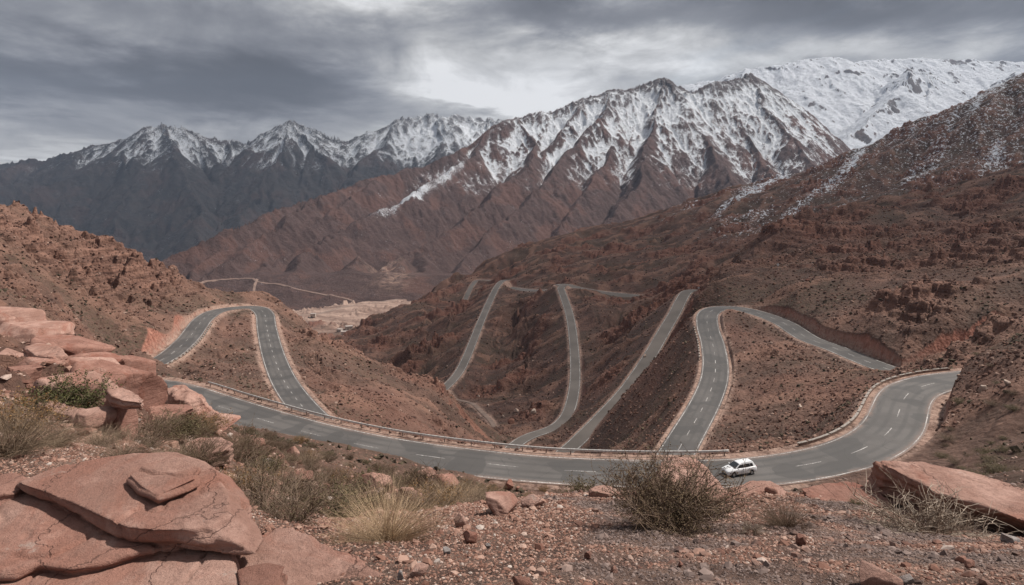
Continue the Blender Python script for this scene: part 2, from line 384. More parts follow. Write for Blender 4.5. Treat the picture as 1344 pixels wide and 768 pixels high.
# per-road nearest distance (windows on the polar grid)
road_d = np.full(TZ.shape, 99., np.float32)
rinfo = {}
for k, r in ROADS.items():
    A = r['line']; T = np.gradient(A, axis=0); ln = np.hypot(T[:, 0], T[:, 1]); T = T/ln[:, None]
    bd = np.full(TZ.shape, 99., np.float32); bz = np.zeros(TZ.shape, np.float32); bs = np.zeros(TZ.shape, np.float32)
    RAD = 40. if k in ('main', 'right_loop', 'left_loop') else 26.
    for j in range(0, len(A), 2):
        p = A[j]; v = math.log(p[1]); u = p[0]/p[1]; dv = RAD/p[1]
        i0, i1 = np.searchsorted(vs, [v-dv, v+dv]); j0, j1 = np.searchsorted(us, [u-dv*1.1, u+dv*1.1])
        if i0 >= i1 or j0 >= j1: continue
        dx = TX[i0:i1, j0:j1]-p[0]; dy = TY[i0:i1, j0:j1]-p[1]
        d = np.sqrt(dx*dx+dy*dy).astype(np.float32); b = bd[i0:i1, j0:j1]; m = d < b
        if not m.any(): continue
        al = np.clip(dx*T[j, 0]+dy*T[j, 1], -1, 1)
        bd[i0:i1, j0:j1] = np.where(m, d, b)
        bz[i0:i1, j0:j1] = np.where(m, p[2]+al*T[j, 2], bz[i0:i1, j0:j1])
        bs[i0:i1, j0:j1] = np.where(m, np.sign(T[j, 0]*dy-T[j, 1]*dx), bs[i0:i1, j0:j1])
    rinfo[k] = (bd, bz, bs)
    road_d = np.minimum(road_d, bd-r['w']/2)

ledge = 1-sstep(9, 14, DD)
near_road = sstep(1.5, 14, road_d)
# big rills and hollows
rill = 0
Xf = TX.astype(np.float32); Yf = TY.astype(np.float32)
far_amp = sstep(60, 200, DD)
gx, gy = tgrad(TZ); sl = np.clip(np.hypot(gx, gy)*1.6, .15, 1)
TZ += fbm(Xf/120, Yf/120, 3, 3)*8*far_amp*near_road
for wl, amp, sd_ in ((85, 8.0, 1), (38, 3.6, 2), (17, 1.2, 5), (8, .5, 6)):
    gx, gy = tgrad(TZ)
    g = gully(Xf+fbm(Xf/wl, Yf/wl, 2, 40+sd_)*wl*.25, Yf, gx, gy, wl, sd_)
    if wl in (38, 17): rill = rill+g*(.6 if wl == 38 else .45)
    vis = sstep(wl*1.6, wl*5, DD)*(sstep(0, wl*.5+2, road_d))
    TZ += (g*amp*1.5*sl*vis*(.45+.55*sstep(150, 500, DD))).astype(np.float64)
# rock outcrops: authored places and a sparse noise
out_m = sstep(.10, .38, fbm(Xf/70, Yf/45, 4, 77)+.10*sstep(250, 500, DD))*.85


def spot(px, py, D, rx, ry, amt):
    """an outcrop that runs along the slope: centre by (column, distance), radii in metres"""
    c = P(px, py, D); d = ((TX-c[0])/rx)**2+((TY-c[1])/ry)**2
    return (amt*np.exp(-d*1.2)).astype(np.float32)


for s_ in [(30, 0, 236, 45, 22, 1.2), (100, 0, 255, 30, 20, 1.1), (160, 0, 275, 26, 22, 1.2), (200, 0, 292, 18, 18, 1), (120, 0, 225, 30, 12, .8), (40, 0, 160, 30, 10, .6),
           (430, 0, 285, 18, 30, .9), (470, 0, 290, 20, 20, .7), (885, 0, 275, 10, 20, .9), (905, 0, 250, 10, 18, 1.0),
           (1150, 0, 400, 60, 30, 1.), (1280, 0, 330, 50, 35, 1), (1330, 0, 260, 30, 40, .8), (980, 0, 350, 40, 25, .8), (60, 0, 34, 16, 12, .9), (150, 0, 40, 10, 8, .9), (0, 0, 90, 40, 30, .7),
           (1300, 0, 140, 14, 20, .6), (1340, 0, 170, 20, 30, .7), (1000, 0, 640, 80, 40, .5), (600, 0, 560, 60, 30, .5)]:
    out_m = np.maximum(out_m, spot(*s_))
out_m *= sstep(2, 16, road_d)*(1-ledge)
out_m = np.clip(out_m, 0, 1)
osz = np.clip(DD/250, .22, 2.2)            # size of blocks, larger on the far faces
def vor_rock(s, seed):
    d1, idv, d2 = voronoi(Xf/s+perlin(Xf/s*.7, Yf/s*.7, seed+3)*.5, Yf/s*1.25, seed)
    return idv, np.clip((d2-d1)*2.2, 0, 1)
i0, e0 = vor_rock(24., 10); i1, e1 = vor_rock(9., 11); i2, e2 = vor_rock(3.6, 12); i3, e3 = vor_rock(1.5, 13)
rock = (i0-.3)*e0*7*sstep(330, 600, DD)+(i1-.35)*e1*8.0*far_amp+(i2-.3)*e2*3.4*sstep(20, 90, DD)+(i3-.3)*e3*.8
TZ += rock*out_m
# strata steps inside the outcrops
zz = TZ+fbm(Xf/30, Yf/30, 3, 21)*3+TX*.08
hstep = 3.2; q = zz/hstep; fr = q-np.floor(q); stepped = (np.floor(q)+sstep(.35, .75, fr))*hstep
TZ += (stepped-zz)*.75*out_m*sstep(60, 150, DD)
zz = TZ+fbm(Xf/60, Yf/60, 3, 22)*7+TX*.10; hs_ = 11.; q = zz/hs_; fr = q-np.floor(q)
TZ += ((np.floor(q)+sstep(.45, .8, fr))*hs_-zz)*.28*sstep(260, 420, DD)*(.35+.65*out_m)*sstep(3, 20, road_d)*(1-sstep(1150, 1300, DD))
# general lumpiness
TZ += fbm(Xf/6, Yf/6, 4, 31, .6)*.55*sstep(25, 120, DD)*sstep(0, 6, road_d)
i4, e4 = vor_rock(2.2, 14)
TZ += np.maximum(i4-.72, 0)*e4*1.6*sstep(60, 120, DD)*sstep(1, 5, road_d)
TZ += fbm(Xf/1.6, Yf/1.6, 4, 32, .6)*.14*sstep(5, 14, DD)*(1-sstep(60, 150, DD))*sstep(0, 3, road_d)
TZ += fbm(Xf/.45, Yf/.45, 4, 33, .6)*.020*(1-sstep(12, 30, DD))
TZ += fbm(Xf/3.5, Yf/3.5, 3, 35)*.5*sstep(9, 22, DD)*(1-sstep(50, 90, DD))*sstep(0, 8, road_d)

shoulder = np.zeros(TZ.shape, np.float32); cut = np.zeros(TZ.shape, np.float32)
BANK = dict(main=(1.7, 3.2, .95), right_loop=(.9, 3.0, 1.25), left_loop=(.9, 2.6, .9), third=(.8, 1.6, .8), second=(.6, 1.4, .8), first=(.6, 1.3, .8))
for k in ('valley_road', 'river_track', 'gully_track', 'upper_hairpin', 'first_link', 'second_link', 'first', 'second', 'third', 'left_loop', 'right_loop', 'main'):
    bd, bz, bs = rinfo[k]; hw = ROADS[k]['w']/2; sh, kc, kf = BANK.get(k, (.8, 1.2, .8))
    near = k in ('main', 'right_loop', 'left_loop')
    off = .07 if near else .22
    d0 = hw+sh
    bz = bz+np.clip(bd, 0, hw+1)*bs*ROADS[k].get('tilt', 0)*(bd < 99)
    if k == 'main':     # wide gravel verge on the near side
        verge = np.where(bs < 0, 1, 0)*sstep(480, 640, Xf/Yf*F+CX)*(1-sstep(1020, 1120, Xf/Yf*F+CX))
        d0 = hw+sh+verge*5.0
    e = np.maximum(bd-d0, 0)
    inside = bd < 60
    rough = (1+.25*fbm(Xf/4, Yf/4, 3, 55))
    zn = np.clip(TZ, bz-off-e*kf, bz-off+e*kc*rough)
    cm = sstep(.15, .8, TZ-zn)*inside*(e > 0)*(1 if near else .35 if k != 'gully_track' else 0)
    zz_ = np.where(bd < d0, bz-off, zn)
    TZ = np.where(inside & (bd < RAD*2), zz_, TZ)
    cut = np.where(inside & (bd < d0+.1), 0, np.maximum(cut*(1-0), cm))
    shoulder = np.maximum(shoulder*1.0, (1-sstep(0, 1.6, bd-d0))*inside)
    if near:   # rough verge
        TZ += np.where((bd < 99) & (bd > hw+.6), fbm(Xf/.8, Yf/.8, 3, 56)*.05, 0)
shoulder = np.maximum(shoulder, .62*ledge)
gx, gy = tgrad(TZ); slope = np.hypot(gx, gy)
valley = sstep(-222, -232, TZ)*sstep(750, 900, DD)
col_px = Xf/Yf*F+CX
snow = (.34+.34*sstep(-95, 90, TZ))*sstep(-100, -40, TZ)*sstep(520, 720, DD)
snow = snow*(.52+.62*sstep(-.1, .45, fbm((Xf-Yf*.9)/60, (Yf+Xf*.5)/330, 4, 91)))
scrub = sstep(-.2, .35, fbm(Xf/38, Yf/38, 4, 63))*(1-cut)
slope_shade = sstep(150, 380, DD)*sstep(380, 520, Xf/Yf*F+CX+(DD-300)*.15)  # cloud shade on the mid slopes, painted into the soil colour; reddens rock too

# ------------------------------------------------------------------ materials
def new_mat(name):
    m = bpy.data.materials.new(name); m.use_nodes = True; n = NT(m.node_tree); n.n.clear()
    out = n.new('ShaderNodeOutputMaterial'); b = n.new('ShaderNodeBsdfPrincipled')
    n.l.new(b.outputs[0], out.inputs['Surface']); b.inputs['Roughness'].default_value = .9
    b.inputs['Specular IOR Level'].default_value = .25
    return m, n, b


def plain(name, col, rough=.6, metal=0.0, spec=.4, var=0.0, scale=8):
    m, n, b = new_mat(name)
    if var:
        pos = n.new('ShaderNodeTexCoord').outputs['Object']
        f = n.noise(pos, scale, 5, .6)
        n.put(b.inputs['Base Color'], n.mix(n.ramp(f, .3, .7), tuple(c*(1-var) for c in col), tuple(min(1, c*(1+var)) for c in col)))
    else: b.inputs['Base Color'].default_value = (*col, 1)
    b.inputs['Roughness'].default_value = rough; b.inputs['Metallic'].default_value = metal; b.inputs['Specular IOR Level'].default_value = spec
    return m


def bump(n, b, h, strength, dist):
    bp = n.new('ShaderNodeBump'); n.put(bp.inputs['Height'], h); bp.inputs['Strength'].default_value = strength; bp.inputs['Distance'].default_value = dist
    n.l.new(bp.outputs[0], b.inputs['Normal']); return bp


# the near hillsides
m_terr, n, b = new_mat("red_hillside")
geo = n.new('ShaderNodeNewGeometry'); pos = geo.outputs['Position']
big = n.noise(pos, .018, 5, .6); mid = n.noise(pos, .11, 6, .65); fin = n.noise(pos, .9, 8, .7); mic = n.noise(pos, 9, 6, .7)
soil = n.mix(n.ramp(mid, .35, .68), (.092, .053, .040), (.170, .098, .074))
soil = n.mix(n.math('MULTIPLY', n.ramp(big, .5, .66), .55), soil, (.17, .078, .056))
dark = n.mix(n.ramp(mid, .38, .62), (.060, .034, .027), (.110, .058, .045))  # darker soil that carries the painted cloud shade
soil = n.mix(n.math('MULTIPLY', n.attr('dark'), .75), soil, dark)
# olive-grey ground cover between the stones
cov = n.math('MULTIPLY', n.attr('scrub'), n.ramp(fin, .42, .60))
soil = n.mix(n.math('MULTIPLY', cov, .75), soil, (.066, .052, .033))
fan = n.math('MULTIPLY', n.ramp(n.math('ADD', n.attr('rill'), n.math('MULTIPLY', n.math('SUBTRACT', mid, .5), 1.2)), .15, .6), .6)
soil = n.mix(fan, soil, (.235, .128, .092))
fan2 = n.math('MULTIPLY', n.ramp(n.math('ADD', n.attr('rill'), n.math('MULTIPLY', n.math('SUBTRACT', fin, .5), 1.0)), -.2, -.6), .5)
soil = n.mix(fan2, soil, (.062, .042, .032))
# rock
warp = n.new('ShaderNodeSeparateXYZ'); n.put(warp.inputs[0], pos)
st = n.noise(n.mapping(pos, (.05, .05, .9), rot=(.12, .1, 0)), 1.0, 6, .65, .4)
rockc = n.mix(n.ramp(st, .35, .65), (.10, .050, .037), (.27, .145, .105))
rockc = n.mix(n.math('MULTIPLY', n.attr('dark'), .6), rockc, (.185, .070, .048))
om = n.math('MULTIPLY', n.attr('outcrop'), n.ramp(fin, .30, .55))
col = n.mix(om, soil, rockc)
# cut banks: bare red earth with vertical runnels
run = n.noise(n.mapping(pos, (1.0, 1.0, .12)), .8, 6, .65, .3)
cutc = n.mix(n.ramp(run, .3, .7), (.23, .088, .060), (.42, .195, .140))
col = n.mix(n.attr('cut'), col, cutc)
# gravel verges
ver = n.mix(n.ramp(fin, .3, .7), (.27, .17, .13), (.40, .27, .215))
col = n.mix(n.math('MULTIPLY', n.attr('verge'), n.ramp(n.math('ADD', n.math('MULTIPLY', mid, .5), n.math('MULTIPLY', fin, .5)), .36, .56)), col, ver)
col = n.mix(n.attr('valley'), col, n.mix(n.ramp(n.noise(n.mapping(pos, (.35, 1.6, 1)), .03, 8, .75), .40, .62), (.16, .10, .078), (.36, .25, .20)))
# pale stones and dark tufts, two sizes
for sc, lo, hi, amt in ((.55, .10, .16, .55), (1.5, .10, .20, .5), (6.0, .12, .22, .35)):
    v = n.voro(pos, sc); vc = n.voro(pos, sc, out='Color')
    sv = n.new('ShaderNodeSeparateColor'); n.put(sv.inputs[0], vc)
    spot_ = n.math('MULTIPLY', n.ramp(v, hi+.12, lo), n.math('GREATER_THAN', sv.outputs[0], .62))
    shade = n.mix(sv.outputs[1], (.045, .03, .02), (.32, .19, .14))
    col = n.mix(n.math('MULTIPLY', spot_, amt), col, shade)
# snow lying in patches high up
sn = n.noise(pos, .30, 9, .78)
sm = n.ramp(n.math('ADD', n.attr('snow'), n.math('MULTIPLY', n.math('SUBTRACT', sn, .5), 2.4)), .44, .56)
sm = n.math('MULTIPLY', sm, n.ramp(n.attr('snow'), .02, .10))
col = n.mix(sm, col, (.72, .74, .78))
hs = n.math('ADD', n.math('MULTIPLY', fin, .6), n.math('MULTIPLY', mic, .12))
hs = n.math('ADD', hs, n.math('MULTIPLY', n.voro(pos, 1.1), -.35))
bump(n, b, hs, 1.0, .8)
n.put(b.inputs['Base Color'], col)

print('grid mesh')
grid_mesh("mountain_terrain", TX, TY, TZ, m_terr, dict(outcrop=out_m, cut=cut, verge=shoulder, snow=snow, scrub=scrub*sstep(6, 20, DD), dark=slope_shade, valley=valley, rill=np.clip(rill, -1, 1)*sstep(40, 120, DD)))


def gz(x, y):
    """height of the near terrain"""
    x = np.asarray(x, float); y = np.asarray(y, float)
    u = np.clip(x/np.maximum(y, .01), us[0], us[-2]); v = np.clip(np.log(np.maximum(y, 1.26)), vs[0], vs[-1]-1e-6)
    fi = np.clip(np.searchsorted(vs, v)-1, 0, len(vs)-2); fv = (v-vs[fi])/(vs[fi+1]-vs[fi])
    fu = (u-us[0])/(us[1]-us[0]); j = np.clip(fu.astype(int), 0, ncol-2); fu = fu-j
    return (TZ[fi, j]*(1-fv)*(1-fu)+TZ[fi, j+1]*(1-fv)*fu+TZ[fi+1, j]*fv*(1-fu)+TZ[fi+1, j+1]*fv*fu)


# ------------------------------------------------------------------ roads
m_asph, n, b = new_mat("worn_asphalt")
pos = n.new('ShaderNodeNewGeometry').outputs['Position']
lane = n.attr('across')                                     # metres from the centre line
a1 = n.noise(pos, .10, 5, .6); a2 = n.noise(pos, 30, 4, .7); a3 = n.noise(pos, .8, 6, .7)
asp = n.mix(n.ramp(a1, .35, .65), (.086, .077, .071), (.128, .115, .106))
tr = n.math('ABSOLUTE', n.math('SUBTRACT', n.math('ABSOLUTE', lane), 1.95))      # wheel tracks polished darker
asp = n.mix(n.math('MULTIPLY', n.math('MULTIPLY', n.ramp(n.math('ABSOLUTE', n.math('SUBTRACT', tr, .8)), .5, .1), n.ramp(n.noise(pos, .2, 4, .6), .3, .6)), .55), asp, (.060, .055, .052))
asp = n.mix(n.math('MULTIPLY', n.ramp(a3, .50, .75), .35), asp, (.13, .118, .110))
asp = n.mix(n.math('MULTIPLY', n.ramp(a2, .3, .7), .25), asp, (.06, .055, .053))
ck = n.voro(n.vmath('ADD', pos, n.noise(pos, .6, 4, .6, out=1)), .16, 'DISTANCE_TO_EDGE')
asp = n.mix(n.math('MULTIPLY', n.ramp(ck, .006, .002), .55), asp, (.035, .03, .03))
edge = n.ramp(n.math('ADD', n.math('ABSOLUTE', lane), n.math('MULTIPLY', n.noise(pos, .9, 6, .75), 1.6)), 4.0, 5.0)
asp = n.mix(n.math('MULTIPLY', edge, .75), asp, (.25, .165, .13))
patch = n.math('MULTIPLY', n.ramp(n.noise(n.mapping(pos, (1, 1, 0), rot=(0, 0, .4)), .13, 2, .4), .54, .55), .6)
asp = n.mix(patch, asp, (.060, .055, .052))
n.put(b.inputs['Base Color'], asp); b.inputs['Roughness'].default_value = .58; b.inputs['Specular IOR Level'].default_value = .4
m_line, n, b = new_mat("road_paint")
pos = n.new('ShaderNodeNewGeometry').outputs['Position']
wr = n.math('ADD', n.noise(pos, 3.5, 6, .75), n.math('MULTIPLY', n.noise(pos, .25, 3, .5), .4))
n.put(b.inputs['Base Color'], n.mix(n.ramp(wr, .50, .82), (.66, .63, .60), (.17, .155, .15)))
m_dirt = plain("pale_gravel_track", (.22, .155, .125), .95, var=.25, scale=.2)
m_far_asph = plain("pale_worn_asphalt", (.140, .120, .106), .85, var=.2, scale=.05)


def ribbon(name, A, offs, lift, mat, across=True, kind='structure', spans=None, tilt=0):
    """a strip along line A between lateral offsets offs; spans = list of index ranges for dashes"""
    T = np.gradient(A, axis=0); T[:, 2] = 0; T /= np.linalg.norm(T, axis=1)[:, None]
    Nn = np.stack([-T[:, 1], T[:, 0], 0*T[:, 0]], 1)
    bm_v, bm_f, at = [], [], []
    for s0, s1 in (spans or [(0, len(A)-1)]):
        base = len(bm_v)
        for i in range(s0, s1+1):
            for o in offs:
                p = A[i]+Nn[i]*o; bm_v.append((p[0], p[1], p[2]+lift+o*tilt)); at.append(o)
        k = len(offs)
        for i in range(s1-s0):
            for j in range(k-1):
                a = base+i*k+j; bm_f.append((a, a+k, a+k+1, a+1) if offs[0] > offs[-1] else (a+1, a+k+1, a+k, a))
    me = bpy.data.meshes.new(name); me.from_pydata(bm_v, [], bm_f); me.update()
    me.polygons.foreach_set('use_smooth', [True]*len(me.polygons))
    if across:
        a = me.attributes.new('across', 'FLOAT', 'POINT'); a.data.foreach_set('value', np.array(at, np.float32))
    me.materials.append(mat)
    o = bpy.data.objects.new(name, me); C.objects.link(o)
    if kind: o['kind'] = kind
    return o


def dashes(A, on, gap, step):
    out = []; i = int(2/step); n_on = int(on/step); n_gap = int(gap/step)
    while i+n_on < len(A)-1: out.append((i, i+n_on)); i += n_on+n_gap
    return out


for k, r in ROADS.items():
    A = r['line']; hw = r['w']/2; stp = .6
    if k in ('main', 'right_loop', 'left_loop'):
        ribbon('mountain_road', A, [-hw, -hw+.5, -1.9, -.9, 0, .9, 1.9, hw-.5, hw], 0.0, m_asph)
        lw = .075 if k == 'main' else .09
        e = hw-.38
        for s_ in (1, -1): ribbon('road_edge_line', A, sorted([s_*(e-lw), s_*(e+lw)]), .006, m_line, False)
        on, gp = (4.2, 6.2) if k == 'main' else (3.4, 5.0)
        ribbon('road_centre_line', A, [-.06, .06] if k == 'main' else [-.085, .085], .006, m_line, False, spans=dashes(A, on, gp, stp))
    elif k in ('third', 'second', 'first', 'second_link', 'first_link'):
        ribbon('mountain_road', A[::2], [-hw, -hw*.6, 0, hw*.6, hw], .02 if 'link' in k else 0, m_far_asph, True, tilt=r.get('tilt', 0))
        for s_ in (1, -1): ribbon('road_edge_line', A[::2], sorted([s_*(hw-.55), s_*(hw-.25)]), .05, m_line, False, tilt=r.get('tilt', 0))
    else:
        ribbon('dirt_track' if 'track' in k else 'valley_road', A[::3], [-hw, 0, hw], .05, m_dirt if k != 'upper_hairpin' else m_far_asph)


# ------------------------------------------------------------------ mountains beyond
def seg_ridges(X, Y, ridges, k, pw=1.0):
    Z = np.full(X.shape, -1e4, np.float32)
    for rd in ridges:
        kk = k
        if isinstance(rd[0], (int, float)): kk = rd[0]; rd = rd[1:]
        P3 = [P(*p) for p in rd]
        for a, c in zip(P3[:-1], P3[1:]):
            d = c[:2]-a[:2]; L2 = float(d @ d)
            t = np.clip(((X-a[0])*d[0]+(Y-a[1])*d[1])/L2, 0, 1)
            dist = np.sqrt((X-a[0]-t*d[0])**2+(Y-a[1]-t*d[1])**2)
            Z = np.maximum(Z, (a[2]+t*(c[2]-a[2])-kk*dist).astype(np.float32))
    return Z


def mountain(name, x0, x1, y0, y1, st, ridges, k, floor, warp, wl_list, crag, snow_fn, mat, seed, apron=0.0, sunlit_fn=None):
    x = np.arange(x0, x1, st); y = np.arange(y0, y1, st); X, Y = np.meshgrid(x, y); X = X.astype(np.float32); Y = Y.astype(np.float32)
    Xw = X+fbm(X/warp/4, Y/warp/4, 4, seed)*warp; Yw = Y+fbm(X/warp/4, Y/warp/4, 4, seed+50)*warp
    Z = seg_ridges(Xw, Yw, ridges, k)
    px_ = X/Y*F+CX; fl = floor+apron*np.clip(Y-1395, 0, 170)*sstep(215, 300, px_)-.3*np.maximum(Y-1600+250*(1-sstep(215, 300, px_)), 0)*(apron > 0)
    Z = np.maximum(Z, fl)+np.exp(-np.abs(Z-fl)/25)*8*(apron > 0)
    rel = sstep(floor-20, floor+110, Z)
    Z0 = Z.copy()
    for i, (wl, amp) in enumerate(wl_list):
        g1 = np.gradient(Z, st, axis=1).astype(np.float32); g2 = np.gradient(Z, st, axis=0).astype(np.float32)
        if i == 0:
            pass
        g = gully(X+fbm(X/wl, Y/wl, 2, seed+70+i)*wl*.35, Y+fbm(X/wl, Y/wl, 2, seed+80+i)*wl*.35, g1, g2, wl, seed+i)
        Z = Z+g*amp*rel*np.clip(np.hypot(g1, g2)*1.5, .2, 1)
    hi = sstep(crag[0], crag[1], Z)
    Z = Z+fbm(X/90, Y/90, 5, seed+9, .55, True)*crag[2]*hi+fbm(X/45, Y/45, 5, seed+19, .6)*crag[3]*(.3+.7*hi)*rel
    g1 = np.gradient(Z, st, axis=1); g2 = np.gradient(Z, st, axis=0); sl = np.hypot(g1, g2)
    # concavity: snow gathers in the gullies
    B = Z.copy()
    for _ in range(10): B[1:-1, 1:-1] = (B[:-2, 1:-1]+B[2:, 1:-1]+B[1:-1, :-2]+B[1:-1, 2:])/4
    conc = np.clip((B-Z)/(st*.7), -1, 1)
    B = Z[::4, ::4].copy()
    for _ in range(12): B[1:-1, 1:-1] = (B[:-2, 1:-1]+B[2:, 1:-1]+B[1:-1, :-2]+B[1:-1, 2:])/4
    ii = np.clip(np.arange(Z.shape[0])/4, 0, B.shape[0]-1.001); jj = np.clip(np.arange(Z.shape[1])/4, 0, B.shape[1]-1.001); i_ = ii.astype(int)[:, None]; j_ = jj.astype(int)[None]; fi = (ii-ii.astype(int))[:, None]; fj = (jj-jj.astype(int))[None]
    BB = B[i_, j_]*(1-fi)*(1-fj)+B[i_+1, j_]*fi*(1-fj)+B[i_, j_+1]*(1-fi)*fj+B[i_+1, j_+1]*fi*fj
    conc = .45*conc+.75*np.clip((BB-Z)/(st*2.2), -1, 1)
    sn = snow_fn(X, Y, Z, sl, conc)
    o = grid_mesh(name, X, Y, Z, mat, dict(snow=sn, crag=hi, pale=sunlit_fn(X, Y) if sunlit_fn else 0*hi))
    return X, Y, Z


def snow_mat(name, base1, base2, red, sc, snow_col=(.70, .72, .76), dith=3.4):
    m, n, b = new_mat(name)
    pos = n.new('ShaderNodeNewGeometry').outputs['Position']
    c = n.mix(n.ramp(n.noise(pos, sc*.02, 6, .65), .38, .62), base1, base2)
    c = n.mix(n.math('MULTIPLY', n.ramp(n.noise(pos, sc*.008, 4, .6), .5, .62), .7), c, red)
    c = n.mix(n.math('MULTIPLY', n.ramp(n.noise(pos, sc*.25, 6, .75), .48, .62), .45), c, tuple(v*.45 for v in base1))
    c = n.mix(n.math('MULTIPLY', n.attr('crag'), .7), c, (.10, .085, .085))
    f = n.noise(pos, sc*.26, 7, .82)
    c = n.mix(n.math('MULTIPLY', n.attr('pale'), n.ramp(n.noise(pos, sc*.08, 6, .7), .38, .6), clamp=True), c, (.34, .22, .17))  # sunlight on the spur painted in as a paler tone
    f2 = n.noise(n.mapping(pos, (1, 1, .35)), sc*.02, 5, .6)
    f = n.math('ADD', n.math('MULTIPLY', f, .75), n.math('MULTIPLY', f2, .25))
    t = n.math('ADD', n.attr('snow'), n.math('MULTIPLY', n.math('SUBTRACT', f, .5), dith))
    s = n.ramp(t, .36, .52)
    c = n.mix(s, c, snow_col)
    n.put(b.inputs['Base Color'], c)
    h = n.math('ADD', n.noise(pos, sc*.06, 7, .7), n.math('MULTIPLY', n.noise(pos, sc*.3, 4, .7), .4))
    bump(n, b, h, 1.0, 14/sc)
    return m


MID = [
    [(150, 385, 1500), (200, 350, 1600), (240, 328, 1680), (300, 301, 1790), (360, 279, 1960), (420, 256, 2150), (500, 232, 2380), (560, 216, 2520), (590, 205, 2600), (615, 190, 2680), (640, 172, 2750), (680, 154, 2850), (700, 149, 2880), (725, 146, 2900), (760, 132, 2950), (800, 121, 3000), (825, 118, 3020), (848, 112, 3040), (872, 103, 3050), (888, 112, 3040), (900, 125, 3000), (925, 112, 3060), (950, 108, 3100), (968, 104, 3120), (985, 97, 3150), (1000, 104, 3140), (1015, 118, 3100), (1050, 155, 3000), (1080, 184, 2940), (1103, 207, 2900), (1150, 250, 2800)],
    [(640, 172, 2750), (625, 200, 2600), (585, 229, 2440), (530, 262, 2220), (450, 300, 1980), (390, 330, 1790), (345, 362, 1620), (300, 392, 1480)],
    [(420, 256, 2150), (370, 295, 1850), (310, 335, 1640), (260, 372, 1480)],
    [(680, 154, 2850), (702, 190, 2700), (690, 218, 2500), (650, 255, 2270), (600, 295, 2060), (545, 325, 1870), (505, 352, 1700), (490, 390, 1520)],
    [(545, 325, 1870), (560, 350, 1720), (550, 380, 1560)],
    [(800, 121, 3000), (792, 150, 2850), (750, 195, 2640), (715, 240, 2380), (680, 275, 2180), (620, 330, 1900), (590, 370, 1720)],
    [(872, 103, 3050), (862, 150, 2850), (850, 200, 2620), (838, 245, 2360), (800, 290, 2100)],
    [(900, 125, 3000), (918, 170, 2800), (945, 212, 2580), (965, 240, 2400)],
    [(985, 97, 3150), (1002, 140, 2950), (1040, 180, 2750), (1065, 212, 2600), (1080, 240, 2450)],
    [(848, 112, 3040), (820, 160, 2860), (790, 220, 2560), (760, 262, 2330), (740, 300, 2100)],
    [(950, 108, 3100), (965, 160, 2880), (1000, 205, 2680), (1015, 235, 2500)],
    [(760, 132, 2950), (745, 165, 2800), (715, 200, 2640)],
    [(500, 232, 2380), (440, 275, 2080), (400, 300, 1930)],
    [(290, 330, 1720), (262, 352, 1600), (228, 388, 1430)], [(345, 338, 1700), (338, 362, 1560), (318, 394, 1415)], [(405, 330, 1740), (392, 360, 1570), (378, 396, 1405)], [(470, 335, 1720), (452, 362, 1570), (425, 396, 1410)], [(530, 340, 1740), (510, 365, 1590), (486, 396, 1420)],
]


def snow_mid(X, Y, Z, sl, conc):
    u = X/Y*F+CX
    line = -20+fbm(X/300, Y/300, 3, 5)*70
    s = .16*sstep(line-110, line-20, Z)+.70*sstep(line-80, line+330, Z)
    s = s+conc*.36*sstep(-130, 40, Z)
    s = s-.22*sstep(.75, 1.25, sl)-.12*sstep(330, 420, Z)
    q = [P(*p_) for p_ in ((600, 222, 2520), (585, 229, 2440), (530, 262, 2220), (450, 300, 1980), (400, 322, 1850))]; dl = np.full(X.shape, 1e3)
    for a, c in zip(q[:-1], q[1:]):
        d = c[:2]-a[:2]; t = np.clip(((X-a[0])*d[0]+(Y-a[1])*d[1])/float(d@d), 0, 1); dl = np.minimum(dl, np.hypot(X-a[0]-t*d[0], Y-a[1]-t*d[1])+30*fbm(X/60, Y/60, 3, 71))
    s = np.maximum(s, .62*(1-sstep(8, 42, dl))*sstep(-165, -80, Z))
    face = sstep(-.2, .5, fbm(X/170, Y/500, 3, 33))
    return np.clip(s*(.80+.40*face), 0, 1)*sstep(-185, -120, Z)


def sunlit_mid(X, Y):  # sunlit patch of the spur, its light put into the rock colour
    u = P(505, 350, 1700); v = P(520, 375, 1560); out_ = 0
    for q in (u, v, P(492, 335, 1790)): out_ = np.maximum(out_, np.exp(-((X-q[0])**2/38**2+(Y-q[1])**2/75**2)))
    return out_*(.4+.9*sstep(-.3, .3, fbm(X/25, Y/25, 4, 12)))


m_mid = snow_mat("snow_dusted_red_rock", (.080, .046, .040), (.115, .068, .060), (.16, .080, .062), 1.0)
m_track = plain('faint_dirt_track', (.19, .125, .10), .95, var=.2, scale=.1)
MX, MY, MZ = mountain("snowy_mountain", -1500, 2000, 1330, 3300, 4.0, MID, .90, -262, 34, [(190, 11), (64, 4.5), (30, 3.4), (15, 1.5)], (200, 340, 8, 3.5), snow_mid, m_mid, 201, apron=.2, sunlit_fn=sunlit_mid)

